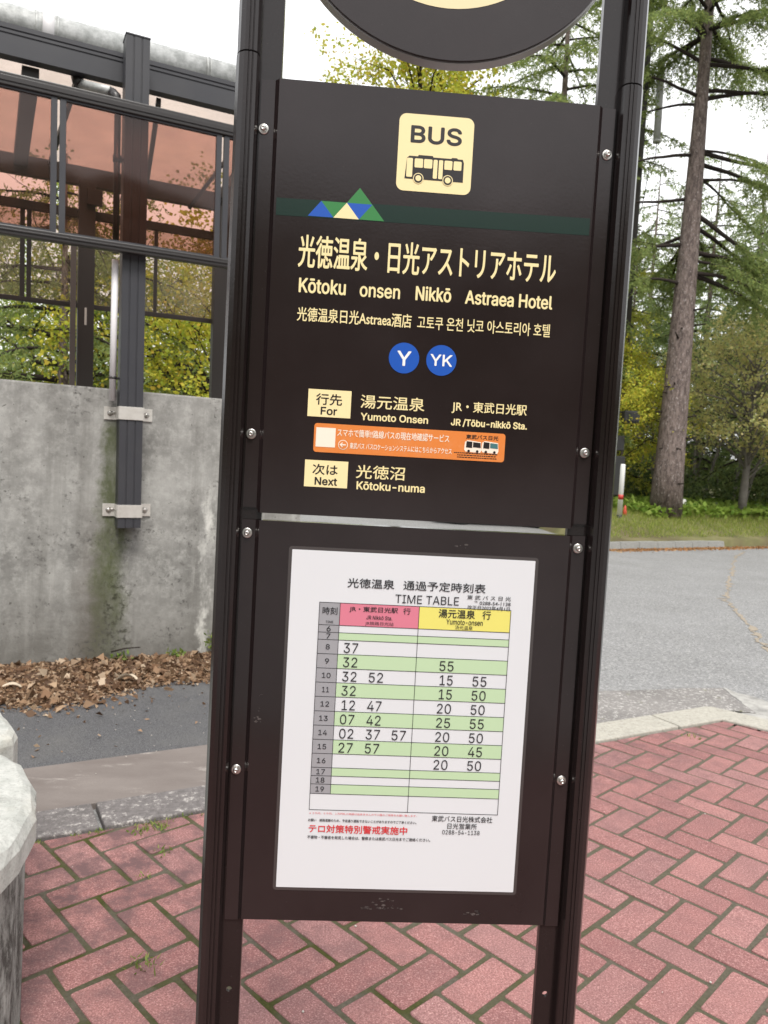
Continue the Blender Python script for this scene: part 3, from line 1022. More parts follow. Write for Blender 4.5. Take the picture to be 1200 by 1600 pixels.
base = m_conc.mix(m_conc.math('MULTIPLY', clump, m_conc.ramp(Z_, .45, .75, 1., 0.)), base, (.025, .028, .012))
# darker tone towards the foot and a pale drip of lime near the right end
base = m_conc.mix(m_conc.ramp(m_conc.math('ADD', Z_, m_conc.math('MULTIPLY', wob, .8)), .05, .62, .62, 0.), base, (.10, .092, .08))
drip = m_conc.math('MULTIPLY', m_conc.ramp(m_conc.math('DIVIDE', m_conc.math('ABSOLUTE', m_conc.math('SUBTRACT', xw, 1.29)), .045), .3, 1., 1., 0.), m_conc.ramp(m_conc.noise(9, 4, .7, stretch=(1, 1, .4)), .42, .62))
base = m_conc.mix(m_conc.math('MULTIPLY', drip, m_conc.ramp(Z_, 1.1, 1.25, .8, 0.)), base, (.66, .65, .61))
sp2 = m_conc.math('MULTIPLY', m_conc.ramp(m_conc.noise(26, 6, .8), .55, .59), m_conc.ramp(m_conc.noise(3.1, 2), .52, .62))
base = m_conc.mix(m_conc.math('MULTIPLY', sp2, .8), base, (.085, .08, .075))
m_conc.color(base)
m_conc.bump(m_conc.math('ADD', m_conc.noise(40, 6, .7), m_conc.math('MULTIPLY', sp2, -.8)), .45, .006)
mb = MB()
mb.bevbox(-3.2, 1.99, 0, .18, -.3, 1.842, .012)
wall = mb.build('concrete_wall', m_conc, None, (WA[0], WA[1], 0), (0, 0, WROT))
tag(wall, "grey stained concrete wall with a green mossy streak running down below a dark post", "wall")

m_alu = M("charcoal_aluminium", (.034, .035, .042), .45, .0, .5)
m_alu.color(m_alu.mix(m_alu.ramp(m_alu.noise(4, 6), .4, .8, 0, .5), (.034, .035, .042), (.055, .055, .058)))
m_alub = M("far_bronze_aluminium", (.028, .024, .022), .5)
m_rail = M("dark_bronze_rail", (.024, .021, .021), .35)
m_galv = M("galvanised_tube", (.45, .46, .46), .5, .25)
m_galv.color(m_galv.mix(m_galv.ramp(m_galv.noise(13, 7, .75), .38, .66), (.30, .31, .30), (.58, .59, .58)))
m_brk = M("brushed_bracket", (.66, .64, .60), .42, .5)
m_brk.color(m_brk.mix(m_brk.ramp(m_brk.noise(30, 5), .4, .8, 0, .5), (.66, .64, .60), (.45, .42, .38)))
m_pvc = M("white_plastic_pipe", (.72, .71, .72), .4)
m_gtint = glazing_mat("smoked_pink_panel", (.76, .575, .515), .014, .05)
m_gclear = glazing_mat("smoked_clear_panel", (.82, .75, .70), .12, .10)
m_groof = glazing_mat("smoked_roof_panel", (.87, .79, .73), .08, .15, (.55, .5, .45))

sh = empty('covered_walkway', (WA[0] + .7 * .9197, WA[1] + .7 * .3925, 0))
sh.rotation_euler = Matrix.Rotation(WROT, 3, 'Z').to_euler()
tiltm = Matrix.Rotation(WROT, 4, 'Z') @ Matrix.Rotation(-.016, 4, 'Y')
sh.rotation_euler = tiltm.to_euler()
tag(sh, "covered walkway of charcoal posts with smoked pink panels above the concrete wall", "shelter")
S0 = .7
def sb(x0, x1, y0, y1, z0, z1, name, mat, bev=.004):
    mb = MB()
    mb.bevbox(x0 - S0, x1 - S0, y0, y1, z0, z1, bev)
    return mb.build(name, mat, sh)
# front posts: charcoal box sections with a shallow centre groove, strapped to the wall
def front_post(s0):
    mb = MB()
    h = .073
    prof = [(-h, -.142), (-.030, -.142), (-.028, -.138), (-.022, -.138), (-.020, -.142), (.020, -.142), (.022, -.138), (.028, -.138), (.030, -.142), (h, -.142), (h, -.006), (-h, -.006)]
    mb.prism([(s0 - S0 + a, b) for a, b in prof], .93, 4.055)
    o = mb.build('front_post', m_alu, sh)
    mb = MB(); mb.box(s0 - S0 - h - .004, s0 - S0 + h + .004, -.146, -.002, 4.056, 4.064); mb.build('cap', m_alu, o)
    for z in (1.682, 1.040):
        mb = MB()
        y0 = -.1455
        mb.bevbox(s0 - S0 - .0765, s0 - S0 + .0765, y0 - .004, y0, z - .042, z + .042, .0012)
        for q in (-1, 1):
            a, b = sorted((s0 - S0 + q * .0768, s0 - S0 + q * .0805))
            mb.bevbox(a, b, y0 - .0038, -.0115, z - .042, z + .042, .001)
            a, b = sorted((s0 - S0 + q * .077, s0 - S0 + q * .155))
            mb.bevbox(a, b, -.0115, -.0065, z - .042, z + .042, .001)
        br = mb.build('bracket', m_brk, o)
        for q in (-1, 1):
            mb = MB()
            mb.lathe([(.019, 0), (.019, .002), (.0125, .003), (.0125, .011), (.008, .015)], (s0 - S0 + q * .116, -.0117, z), '-y', 12)
            mb.lathe([(.010, 0), (.010, .006), (.006, .009)], (s0 - S0 - .092, -.0117, z + .004), '-y', 10) if q < 0 else None
            mb.build('bolt', m_steel, br)
    return o
front_post(.757)
front_post(-1.45)
# eaves beam and the galvanised tube lying behind it
mb = MB()
prof = [(.05, 3.835), (.05, 3.955), (.056, 3.957), (.056, 3.965), (.05, 3.967), (.05, 3.983), (.057, 3.985), (.057, 3.992), (.05, 3.994), (.05, 4.022), (.13, 4.022), (.13, 3.835)]
k = len(mb.v); n = len(prof)
for x in (-2.9, 1.93):
    mb.v += [(x - S0, y, z) for y, z in prof]
for i in range(n):
    j = (i + 1) % n
    mb.face([k + i, k + n + i, k + n + j, k + j][::-1])
mb.face([k + i for i in range(n)]); mb.face([k + 2 * n - 1 - i for i in range(n)])
mb.build('eaves_beam', m_alu, sh)
mb = MB()
mb.tube([(-2.9 - S0, .30, 4.145), (1.93 - S0, .30, 4.145)], .108, 24)
tube = mb.build('galvanised_tube', m_galv, sh)
for s_, w_, rr_ in ((.175, .014, .112), (.30, .014, .112), (1.27, .012, .111), (-1.1, .014, .112), (1.295, .006, .112)):
    mb = MB(); mb.tube([(s_ - S0, .30, 4.145), (s_ + w_ - S0, .30, 4.145)], rr_, 24); mb.build('seam_ring', m_galv, tube)
mb = MB(); mb.tube([(.215 - S0, .30, 4.145), (.285 - S0, .30, 4.145)], .116, 24); mb.build('strap', m_pvc, tube)
# front screen: two rails with smoked panels in slim frames
for z0, z1 in ((3.545, 3.620), (2.690, 2.745)):
    mb = MB()
    mb.bevbox(-2.9 - S0, 1.93 - S0, -.222, -.165, z0, z1, .006)
    mb.bevbox(-2.9 - S0, 1.93 - S0, -.228, -.2215, z0 + .022, z1 - .022, .002)
    mb.build('rail', m_rail, sh)
for x0, x1 in ((-1.69, -.71), (-.69, .289), (.303, 1.29), (1.305, 1.92)):
    fr = MB()
    for a, b in ((x0, x0 + .036), (x1 - .036, x1)):
        fr.bevbox(a - S0, b - S0, -.210, -.178, 2.7455, 3.5445, .003)
    for a, b in ((2.7456, 2.757), (3.533, 3.5444)):
        fr.box(x0 + .03 - S0, x1 - .03 - S0, -.208, -.180, a, b)
    o = fr.build('panel_frame', m_alu, sh)
    mb = MB(); mb.box(x0 + .0365 - S0, x1 - .0365 - S0, -.198, -.192, 2.7572, 3.5328); mb.build('smoked_panel', m_gtint, o)
# roof of smoked sheet on rafters, falling a little to the back
def roofz(y): return 3.838 - .055 * (y - .05) / 1.55 - .0
for s0, s1, w_ in ((.147, .110, .050), (.417, .330, .014), (.934, 1.092, .016), (1.75, 1.75, .05), (-.75, -.80, .05), (-1.8, -1.8, .05)):
    mb = MB()
    k = len(mb.v)
    for (sx, y) in ((s0, .131), (s1, 1.595)):
        for q in (-1, 1):
            for dz in (-.10 if w_ > .02 else -.05, -.006):
                mb.v.append((sx + q * w_ - S0, y, roofz(y) + dz))
    for q in ((0, 2, 3, 1), (4, 5, 7, 6), (0, 1, 5, 4), (2, 6, 7, 3), (1, 3, 7, 5), (0, 4, 6, 2)):
        mb.face([k + i for i in q])
    mb.build('rafter', m_alub, sh)
for x0, x1 in ((-2.85, -.78), (-.778, .13), (.132, .93), (.932, 1.93)):
    mb = MB()
    for y0, y1 in ((.131, 1.66),):
        k = len(mb.v)
        for dz in (0, .006):
            mb.v += [(x0 - S0, y0, roofz(y0) + dz), (x1 - S0, y0, roofz(y0) + dz), (x1 - S0, y1, roofz(y1) + dz), (x0 - S0, y1, roofz(y1) + dz)]
        for q in ((0, 3, 2, 1), (4, 5, 6, 7), (0, 1, 5, 4), (1, 2, 6, 5), (2, 3, 7, 6), (3, 0, 4, 7)):
            mb.face([k + i for i in q])
    mb.build('roof_panel', m_groof, sh)
# far side
sb(-2.9, 1.93, 1.60, 1.66, 3.622, 3.775, 'fascia', m_alub)
for z0, z1 in ((3.345, 3.418), (2.612, 2.650)):
    sb(-2.9, 1.93, 1.565, 1.60, z0, z1, 'rail', m_alub)
for s0 in (.606, 1.725, -1.35):
    sb(s0 - .064, s0 + .064, 1.47, 1.562, 0, 3.62, 'far_post', m_alub)
for s0, s1, z0, z1 in ((.110, .148, 2.651, 3.344), (.160, .196, 2.651, 3.344), (1.16, 1.19, 2.651, 3.344), (-1.0, -.95, 2.651, 3.344)):
    sb(s0, s1, 1.57, 1.595, z0, z1, 'mullion', m_alub, .003)
sb(.483, .527, 1.44, 1.4685, 1.2, 3.1, 'conduit', M("grey_conduit", (.10, .085, .08), .5))
for x0, x1 in ((-.949, .109), (.197, 1.159), (1.191, 1.9), (-2.8, -1.001)):
    mb = MB(); mb.box(x0 - S0, x1 - S0, 1.580, 1.585, 2.651, 3.344); mb.build('back_panel', m_gclear, sh)
mb = MB(); mb.tube([(1.55 - S0, .75, 3.74), (1.28 - S0, .75, 3.33)], .016, 6); mb.build('brace', m_alub, sh)
sb(.60, .72, 1.44, 1.468, 3.43, 3.56, 'junction_box', m_alub)
sb(.595, .612, 1.464, 1.4695, 2.46, 2.60, 'label_plate', m_brk, .001)
# downpipe from the back of the beam to the front of the wall
mb = MB()
mb.tube([(.645 - S0, -.105, 3.60), (.647 - S0, -.105, 2.70)], .021, 10)
dp = mb.build('downpipe', m_rail, sh)
mb = MB(); mb.tube([(.416 - S0, .16, 3.86), (.425 - S0, .145, 3.82), (.445 - S0, .12, 3.785)], [.036, .038, .034], 10); mb.build('elbow', m_rail, dp)
mb = MB(); mb.tube([(.610 - S0, -.08, 3.70), (.632 - S0, -.100, 3.675), (.645 - S0, -.105, 3.58)], [.033, .034, .026], 10); mb.build('elbow', m_rail, dp)
mb = MB()
a, b = Vector((.435 - S0, .135, 3.80)), Vector((.612 - S0, -.075, 3.708))
mb.tube([a, b], .034, 4); mb.build('offset_arm', m_galv, dp)
mb = MB(); mb.tube([(.647 - S0, -.100, 2.66), (.645 - S0, -.085, 1.76)], .0215, 12); mb.build('lower_pipe', m_pvc, dp)
mb = MB(); mb.tube([(.645 - S0, -.0875, 1.90), (.645 - S0, -.0875, 1.915)], .0245, 12); mb.box(.645 - S0, .69 - S0, -.09, -.075, 1.9, 1.914); mb.build('clip', m_rail, dp)
mb = MB(); mb.tube([(.646 - S0, -.105, 3.27), (.646 - S0, -.105, 3.31)], .027, 10); mb.box(.646 - S0, .69 - S0, -.115, -.095, 3.28, 3.30); mb.build('clip', m_rail, dp)

# ------------------------------------------------------------------ pale stone seat at the left edge
m_stone = M("pale_weathered_stone", rough=.85)
c = m_stone.mix(m_stone.ramp(m_stone.noise(9, 8, .7), .3, .7), (.30, .31, .285), (.56, .56, .53))
c = m_stone.mix(m_stone.ramp(m_stone.noise(5, 4), .6, .8, 0, .5), c, (.55, .50, .40))
c = m_stone.mix(m_stone.ramp(m_stone.noise(130, 3), .5, .8, 0, .5), c, (.16, .16, .145))
c = m_stone.mix(m_stone.ramp(m_stone.noise(16, 7, .8), .56, .72, 0, .6), c, (.20, .195, .175))
m_stone.color(c).bump(m_stone.noise(45, 7, .75), .7, .006)
m_pill = M("dark_streaked_stone", rough=.9)
c = m_pill.mix(m_pill.ramp(m_pill.noise(18, 6, .7, stretch=(1, 1, .30)), .44, .60), (.06, .056, .05), (.33, .33, .31))
c = m_pill.mix(m_pill.ramp(m_pill.noise(60, 5, .8), .5, .75, 0, .6), c, (.42, .42, .40))
m_pill.color(c).bump(m_pill.noise(20, 6, .8, stretch=(1, 1, .3)), 1., .02)
def cap_stone(pts, z0, z1, cham, name, mat, parent, seed):
    """cap slab: sides from z0, chamfer up to a slightly uneven top"""
    rg = random.Random(seed)
    c = Vector((sum(p[0] for p in pts) / len(pts), sum(p[1] for p in pts) / len(pts)))
    P = []
    n = len(pts)
    for i in range(n):                                       # subdivide the outline
        a, b = Vector(pts[i]), Vector(pts[(i + 1) % n])
        m = max(1, int((b - a).length / .035))
        P += [a + (b - a) * (t / m) for t in range(m)]
    mb = MB()
    n = len(P)
    lev = [(0, z0), (0, z1 - cham), (cham * .35, z1 - cham * .35), (cham, z1)]
    for ins, z in lev:
        for p in P:
            d = (c - p).normalized()
            q = p + d * (ins + rg.uniform(-.003, .003))
            mb.v.append((q.x, q.y, z + (rg.uniform(-.002, .002) if z > z0 else 0)))
    for l in range(3):
        for i in range(n):
            j = (i + 1) % n
            mb.face([l * n + i, l * n + j, (l + 1) * n + j, (l + 1) * n + i])
    mb.face([3 * n + i for i in range(n)]); mb.face([n - 1 - i for i in range(n)])
    return mb.build(name, mat, parent)
st = empty('garden_stone', (-1.05, .95, 0))
tag(st, "rounded pale stone with a chamfered top on a streaked dark pillar by the paving", "stone")
def rel(pts): return [(x + 1.05, y - .95) for x, y in pts]
cap_stone(rel([(-1.6, .62), (-.90, .55), (-.790, .66), (-.778, .80), (-.802, .955), (-.862, 1.105), (-.945, 1.235), (-1.03, 1.30), (-1.75, 1.15)]), .462, .55, .035, 'cap', m_stone, st, 1)
cap_stone(rel([(-1.55, .66), (-.92, .60), (-.812, .68), (-.800, .81), (-.823, .945), (-.880, 1.085), (-.960, 1.205), (-1.68, 1.10)]), -.02, .4615, .006, 'pillar', m_pill, st, 2)
blk = MB()
st2 = cap_stone([(-1.88, 1.24), (-1.075, 1.345), (-1.035, 1.385), (-1.050, 1.45), (-1.165, 1.62), (-1.265, 1.72), (-1.99, 1.67)], -.02, .56, .03, 'stone_block', m_stone, None, 5)
tag(st2, "rough pale stone block standing behind the rounded stone", "stone block")

# ------------------------------------------------------------------ verge, far ground, hills
BE = Vector((.871, .492)); BN = Vector((-.492, .871)); BK = Vector((5.59, 14.59))   # far road edge
def bp(e, m, z=0.):
    p = BK + BE * e + BN * m
    return (p.x, p.y, z)
def bankz(m):
    if m < 0: return -.03
    if m < 2.4: return .13 + .175 * m
    return .55 + .12 * (1 - math.exp(-(m - 2.4) / 2.)) + .004 * (m - 2.4)
rs = np.random.RandomState(7)
m_soil = M("verge_soil", rough=.95)
c = m_soil.mix(m_soil.ramp(m_soil.noise(.9, 8, .7), .35, .65), (.09, .095, .03), (.20, .18, .08))
m_soil.color(m_soil.mix(m_soil.ramp(m_soil.noise(.5, 5), .45, .7), c, (.075, .05, .03)))
mb = MB()
def in_lot(x, y):
    """the open bus turning area left of the verge"""
    return -16 < x < 5.62 - .05 * max(0., y - 14.6) and y < 20.7 + .12 * (5 - x)
es = list(np.linspace(-70, -22, 20)) + list(np.arange(-21, 16, .45)) + list(np.linspace(17, 110, 40))
ms = [0, .05, .3, .7, 1.2, 1.8, 2.4, 3.2, 4.0, 4.8, 5.6, 6.4, 7.2, 8, 9, 10, 11.5, 13, 15, 18, 30, 55, 90, 140]
for e in es:
    for m in ms:
        mb.v.append(bp(e, m, -.06 if m == 0 or in_lot(*bp(e, m)[:2]) else bankz(m) + (0.03 * math.sin(e * 1.7) * math.sin(m * 2.1) if m > .3 else 0)))
for i in range(len(es) - 1):
    for j in range(len(ms) - 1):
        k = i * len(ms) + j
        mb.face([k, k + len(ms), k + len(ms) + 1, k + 1], 0, True)
tag(mb.build('verge', m_soil), kind='structure')
m_fk = stone_mat("far_kerb_concrete", (.20, .20, .19), (.33, .33, .31), (.10, .10, .09), .6)
fk = empty('far_kerb'); tag(fk, kind='structure')
for i in range(7):
    a = -.45 + i * .6
    mb = MB()
    p = [bp(a + .005, -.14), bp(a + .595, -.14), bp(a + .595, .04), bp(a + .005, .04)]
    k = len(mb.v)
    q = [bp(a + .005, -.10), bp(a + .595, -.10), bp(a + .595, .04), bp(a + .005, .04)]
    mb.v += [(x, y, -.07) for x, y, _ in p] + [(x, y, .125 + (i % 3) * .004) for x, y, _ in q]
    for f in ((0, 1, 5, 4), (1, 2, 6, 5), (2, 3, 7, 6), (3, 0, 4, 7), (4, 5, 6, 7)):
        mb.face([k + t for t in f])
    mb.build('kerb_stone', m_fk, fk)

m_hill = M("wooded_hill", rough=.95, spec=.1)
c = m_hill.mix(m_hill.ramp(m_hill.noise(.22, 8, .75), .35, .65), (.014, .022, .008), (.06, .07, .02))
m_hill.color(m_hill.mix(m_hill.ramp(m_hill.noise(.08, 3), .55, .7, 0, .6), c, (.11, .085, .02)))
mb = MB()
NA = 144
for i in range(NA):
    a = 2 * math.pi * i / NA
    front = max(0., math.cos(a - math.pi / 2))          # towards +Y, where the photograph looks
    top = 8 + 42 * (max(0., -math.sin(a)) ** .5) + 2.5 * math.sin(5 * a) + 1.5 * math.sin(11 * a + 1)  # unseen side behind the camera raised to darken reflections in the sign panels
    for r_, h_ in ((95 + 45 * front, -.5), (108 + 45 * front, top * .55), (125 + 45 * front, top * .9), (150 + 45 * front, top), (230, top * 1.02)):
        jj = rs.uniform(-1.2, 1.2) if h_ > 0 else 0
        mb.v.append((r_ * math.cos(a), r_ * math.sin(a), h_ + jj))
for i in range(NA):
    for j in range(4):
        k, l = i * 5 + j, ((i + 1) % NA) * 5 + j
        mb.face([k, k + 1, l + 1, l], 0, True)
tag(mb.build('hills_and_unseen_rise', m_hill), kind='structure')

# ------------------------------------------------------------------ foliage tools
def unit(v):
    return v / np.maximum(np.linalg.norm(v, axis=-1, keepdims=True), 1e-9)
def cards(P, D, L, Wd, rs, fold=0.):
    """small leaf blades: base P, direction D, length L, width Wd -> (n, 4, 3) diamonds"""
    n = len(P)
    S = unit(np.cross(D, rs.normal(size=(n, 3))))
    L = np.broadcast_to(np.asarray(L, float), (n,))[:, None]
    Wd = np.broadcast_to(np.asarray(Wd, float), (n,))[:, None]
    mid = P + D * L * .45
    up_ = np.cross(S, D) * Wd * fold * rs.uniform(-1, 1, (n, 1)) if fold else 0.
    return np.stack([P, mid + S * Wd * .5 + up_, P + D * L, mid - S * Wd * .5 + up_ * rs.uniform(.3, 1)], 1)
def limb_path(o, az, el, ln, droop, rs, seg=9, wig=.06):
    """a curved limb starting at o; el is the rise at the trunk, droop how it sags"""
    d = np.array([math.cos(az) * math.cos(el), math.sin(az) * math.cos(el), math.sin(el)])
    P = [np.array(o, float)]
    for i in range(seg):
        d = d + rs.normal(size=3) * wig
        d[2] -= droop / seg
        d = d / np.linalg.norm(d)
        P.append(P[-1] + d * ln / seg)
    return np.array(P)
def along(P, t):
    """points and directions at fractions t of a polyline"""
    x = np.asarray(t) * (len(P) - 1)
    i = np.clip(x.astype(int), 0, len(P) - 2)
    f = (x - i)[:, None]
    return P[i] * (1 - f) + P[i + 1] * f, unit(P[i + 1] - P[i])

m_bark = M("larch_bark", rough=.95, spec=.15)
c = m_bark.mix(m_bark.ramp(m_bark.noise(15, 8, .8, stretch=(1, 1, .3)), .40, .62), (.085, .066, .060), (.27, .215, .195))
c = m_bark.mix(m_bark.ramp(m_bark.noise(20, 5, .8, stretch=(1, 1, .5)), .57, .64, 0, .85), c, (.48, .43, .41))
m_bark.color(c).bump(m_bark.noise(14, 5, .8, stretch=(1, 1, .25)), 1., .04)
m_limb = M("dark_limb_bark", (.035, .028, .024), .95, spec=.15)
m_gbark = M("grey_bark", rough=.95, spec=.15)
m_gbark.color(m_gbark.mix(m_gbark.noise(9, 5), (.10, .09, .08), (.26, .24, .22)))
m_larch = leaf_mat("larch_needles", [(.16, .225, .08), (.25, .32, .105), (.34, .40, .13), (.21, .29, .105), (.38, .39, .13)], .55)
m_larch2 = leaf_mat("far_larch_needles", [(.15, .22, .085), (.23, .30, .11), (.32, .38, .125)], .55)
m_ylarch = leaf_mat("yellowing_needles", [(.33, .40, .07), (.48, .50, .09), (.56, .50, .09), (.38, .44, .08)], .55)
m_maple = leaf_mat("yellow_green_leaves", [(.30, .39, .05), (.48, .49, .06), (.58, .51, .06), (.38, .44, .05), (.58, .41, .06)], .45)
m_maple2 = leaf_mat("green_maple_leaves", [(.17, .27, .04), (.26, .35, .05), (.38, .42, .055), (.48, .42, .06)], .45)
m_ochre = leaf_mat("ochre_leaves", [(.55, .50, .20), (.64, .57, .23), (.48, .50, .21), (.42, .47, .19), (.66, .54, .27)], .55)
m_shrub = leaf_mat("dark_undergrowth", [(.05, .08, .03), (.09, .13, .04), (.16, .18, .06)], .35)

def larch_meshes(H, r0, limbs, rs, mats, needle=(.055, .016), space=.11, npn=3, base_flare=1.5, lean=(0, 0), names=('trunk', 'crown'), stubs=0):
    """limbs: (height, azimuth, rise, length, droop, bare share); returns trunk and crown meshes"""
    tb = MB()
    zs = np.linspace(0, 1, 16)
    tp = [(lean[0] * z ** 1.2 + .06 * math.sin(3 * z + 1) * H / 14, lean[1] * z, H * z) for z in zs]
    rr = [r0 * (1 - z) ** 1.1 * (1 + (base_flare - 1) * math.exp(-z * H / .4)) + .012 for z in zs]
    tb.tube([tuple(p) for p in tp], rr, 14)
    tp = np.array(tp)
    out = []
    for (h, az, el, ln, dr, bare) in limbs:
        t = min(h / H, .985)
        o, _ = along(tp, np.array([t]))
        lr = max(.012, min(.07, .016 * ln + .008)) * (1.15 - .5 * t)
        P = limb_path(o[0], az, el, ln, dr, rs)
        tb.tube([tuple(p) for p in P], list(np.linspace(lr, .005, len(P))), 6, 1, False)
        # bare twiglets near the trunk
        nb = max(1, int(ln * bare / .35))
        tt = rs.uniform(.12, max(.15, bare), nb)
        B, Dn = along(P, tt)
        for b_, d_ in zip(B, Dn):
            q = unit(d_ + rs.normal(size=3) * .8)
            l_ = rs.uniform(.15, .5)
            tb.tube([tuple(b_), tuple(b_ + q * l_ * .5), tuple(b_ + q * l_ + np.array([0, 0, -.08 * l_]))], [.006, .004, .002], 4, 1, False)
        n = int(max(3, ln * (1 - bare) / space))
        for s_ in (-1, 1):
            tt = np.clip(np.linspace(bare, 1, n) + rs.normal(size=n) * .02, bare * .8, 1)
            B, Dn = along(P, tt)
            side = unit(np.cross(Dn, [0, 0, 1])) * s_
            td = unit(Dn * .75 + side * rs.uniform(.45, 1.0, (n, 1)) + rs.normal(size=(n, 3)) * .18 + np.array([0, 0, -.22]))
            tl = (.22 + .34 * ln * np.clip(1.08 - tt, 0, 1) * .62) * rs.uniform(.6, 1.25, n)
            for b_, d_, l_ in zip(B, td, tl):
                k = max(3, int(l_ / (needle[0] * .72)))
                f = np.linspace(.04, 1, k)
                pp = b_ + d_ * l_ * f[:, None] + np.array([0, 0, -1.]) * (l_ * .38 * f ** 1.8)[:, None] + rs.normal(size=(k, 3)) * .012
                if l_ > .45 and rs.rand() < .4:
                    tb.tube([tuple(pp[0]), tuple(pp[k // 2]), tuple(pp[-1])], [.006, .004, .002], 3, 1, False)
                pp = np.repeat(pp, npn, 0)
                dd = unit(d_ * .45 + rs.normal(size=(len(pp), 3)) * .8 + np.array([0, 0, -.25]))
                out.append(cards(pp, dd, needle[0] * rs.uniform(.6, 1.3, len(pp)), needle[1] * rs.uniform(.7, 1.3, len(pp)), rs))
    for i in range(stubs):
        h = rs.uniform(.6, 5.5); az = rs.uniform(0, 6.28)
        o, _ = along(tp, np.array([h / H]))
        d = np.array([math.cos(az), math.sin(az), rs.uniform(-.2, .3)])
        tb.tube([tuple(o[0] + d * r0 * .6), tuple(o[0] + d * (r0 + rs.uniform(.04, .22)))], [.03, .015], 6, 1)
    q = np.concatenate(out)
    return tb, q

def leafy_meshes(H, r0, cb, rad, nclump, rs, leaf=(.075, .05), per=180, spread=.55, flat=.75, bark=0, ell=1.0):
    """broad-leaved tree: limbs run to clumps scattered through an egg-shaped crown, leaves hang round the clumps"""
    tb = MB()
    zs = np.linspace(0, 1, 9)
    tp = np.array([(.12 * math.sin(2.3 * z) * H / 6, .10 * math.sin(3.1 * z + .5) * H / 6, H * .8 * z) for z in zs])
    tb.tube([tuple(p) for p in tp], [r0 * (1 - .85 * z) + .01 for z in zs], 9)
    out = []
    for i in range(nclump):
        u = rs.normal(size=3); u /= np.linalg.norm(u)
        rr_ = rs.uniform(.35, 1.0) ** .6
        z = cb + (H - cb) * (.5 + .5 * u[2] * rr_)
        w = rad * (1 - .55 * max(0, (z - cb) / (H - cb) - .35) / .65)
        c_ = np.array([u[0] * rr_ * w, u[1] * rr_ * w * ell, z])
        t = np.clip((c_[2] - rs.uniform(.15, .5) * (H - cb) * .6 - .2) / (H * .8), .12, .95)
        o, _ = along(tp, np.array([t]))
        mid = (o[0] + c_) / 2 + np.array([0, 0, .12 * H * .2]) + rs.normal(size=3) * .12
        lr = .01 + .012 * np.linalg.norm(c_ - o[0])
        tb.tube([tuple(o[0]), tuple(mid), tuple(c_)], [lr, lr * .6, .005], 5, 1, False)
        n = int(per * rs.uniform(.5, 1.3))
        for s_ in range(4):
            e = c_ + rs.normal(size=3) * spread * .7
            tb.tube([tuple(mid * .3 + c_ * .7), tuple((c_ + e) / 2 + rs.normal(size=3) * .05), tuple(e)], [.008, .006, .003], 4, 1, False)
        g = rs.normal(size=(n, 3)) * np.array([1, 1, flat]) * spread * .55
        # sub-clusters so that the crown keeps gaps
        sc = rs.normal(size=(7, 3)) * np.array([1, 1, flat]) * spread * .75
        P = c_ + sc[rs.randint(0, 7, n)] + g * .5
        D = unit(rs.normal(size=(n, 3)) * np.array([1, 1, .6]) + np.array([0, 0, -.45]))
        out.append(cards(P, D, leaf[0] * rs.uniform(.6, 1.35, n), leaf[1] * rs.uniform(.7, 1.3, n), rs))
    return tb, np.concatenate(out)

def tree(name, tb, q, bark, leaf, label, cat, loc, rz=0., group=None):
    o = empty(name, loc, rz)
    tag(o, label, cat, group)
    tb.build('trunk', bark, o)
    link_mesh('crown', quad_mesh('crown', q, leaf), o)
    return o

# ------------------------------------------------------------------ the big larch on the verge
rs = np.random.RandomState(21)
MX, MY, MZ = 8.53, 19.0, .54
px = .01674                                              # metres per photo pixel out there
def hz(y): return (805 - y) * px
L_ = math.pi; Rr = 0.0
limbs = [(hz(150), L_ + .15, .25, 3.2, .5, .45), (hz(162), L_ - .5, .35, 2.6, .5, .5), (hz(239), L_ + .3, -.05, 3.0, .35, .65), (hz(305), L_ - .2, -.02, 2.8, .3, .75),
         (hz(100), L_ - .3, .75, 3.4, .2, .35), (hz(60), L_ + .2, .55, 3.6, .5, .3), (hz(20), L_ + .5, .4, 3.4, .7, .25),
         (hz(153), Rr + .1, .18, 4.2, .2, .35), (hz(140), Rr - .25, .12, 3.6, .4, .4), (hz(90), Rr + .3, .12, 4.4, .3, .22), (hz(100), Rr - .3, -.05, 3.8, .35, .3),
         (hz(232), Rr - .35, -.30, 4.0, .25, .35), (hz(250), Rr + .2, -.1, 4.4, .45, .35), (hz(325), Rr - .3, -.55, 4.4, .1, .30), (hz(345), Rr + .4, -.25, 4.0, .4, .3),
         (hz(375), L_ + .1, -.05, 3.2, .5, .3), (hz(385), Rr + .1, -.2, 4.2, .5, .2), (hz(440), L_ + .25, .1, 2.6, .9, .45), (hz(420), Rr - .1, -.15, 4.2, .6, .25), (hz(360), L_ - .7, -.1, 3.0, .6, .25)]
for i in range(34):                                      # the upper crown above and just inside the frame
    h = rs.uniform(hz(70), 17.2)
    limbs.append((h, rs.uniform(0, 6.28), rs.uniform(-.1, .3), (18.5 - h) * .38 + 1.4, rs.uniform(.4, .9), rs.uniform(.15, .3)))
for i in range(12):
    h = rs.uniform(hz(420), hz(230))
    limbs.append((h, rs.uniform(-.5, 1.6), rs.uniform(-.15, .1), rs.uniform(2.2, 3.8), rs.uniform(.4, .8), rs.uniform(.25, .45)))
tb, q = larch_meshes(19, .40, limbs, rs, None, (.10, .026), .068, 5, 1.08, (.34, .1), stubs=22)
tree('larch_tree', tb, q, [m_bark, m_limb], m_larch, "tall larch with a thick scarred grey trunk standing alone on the grass verge", "tree", (MX, MY, MZ - .05))

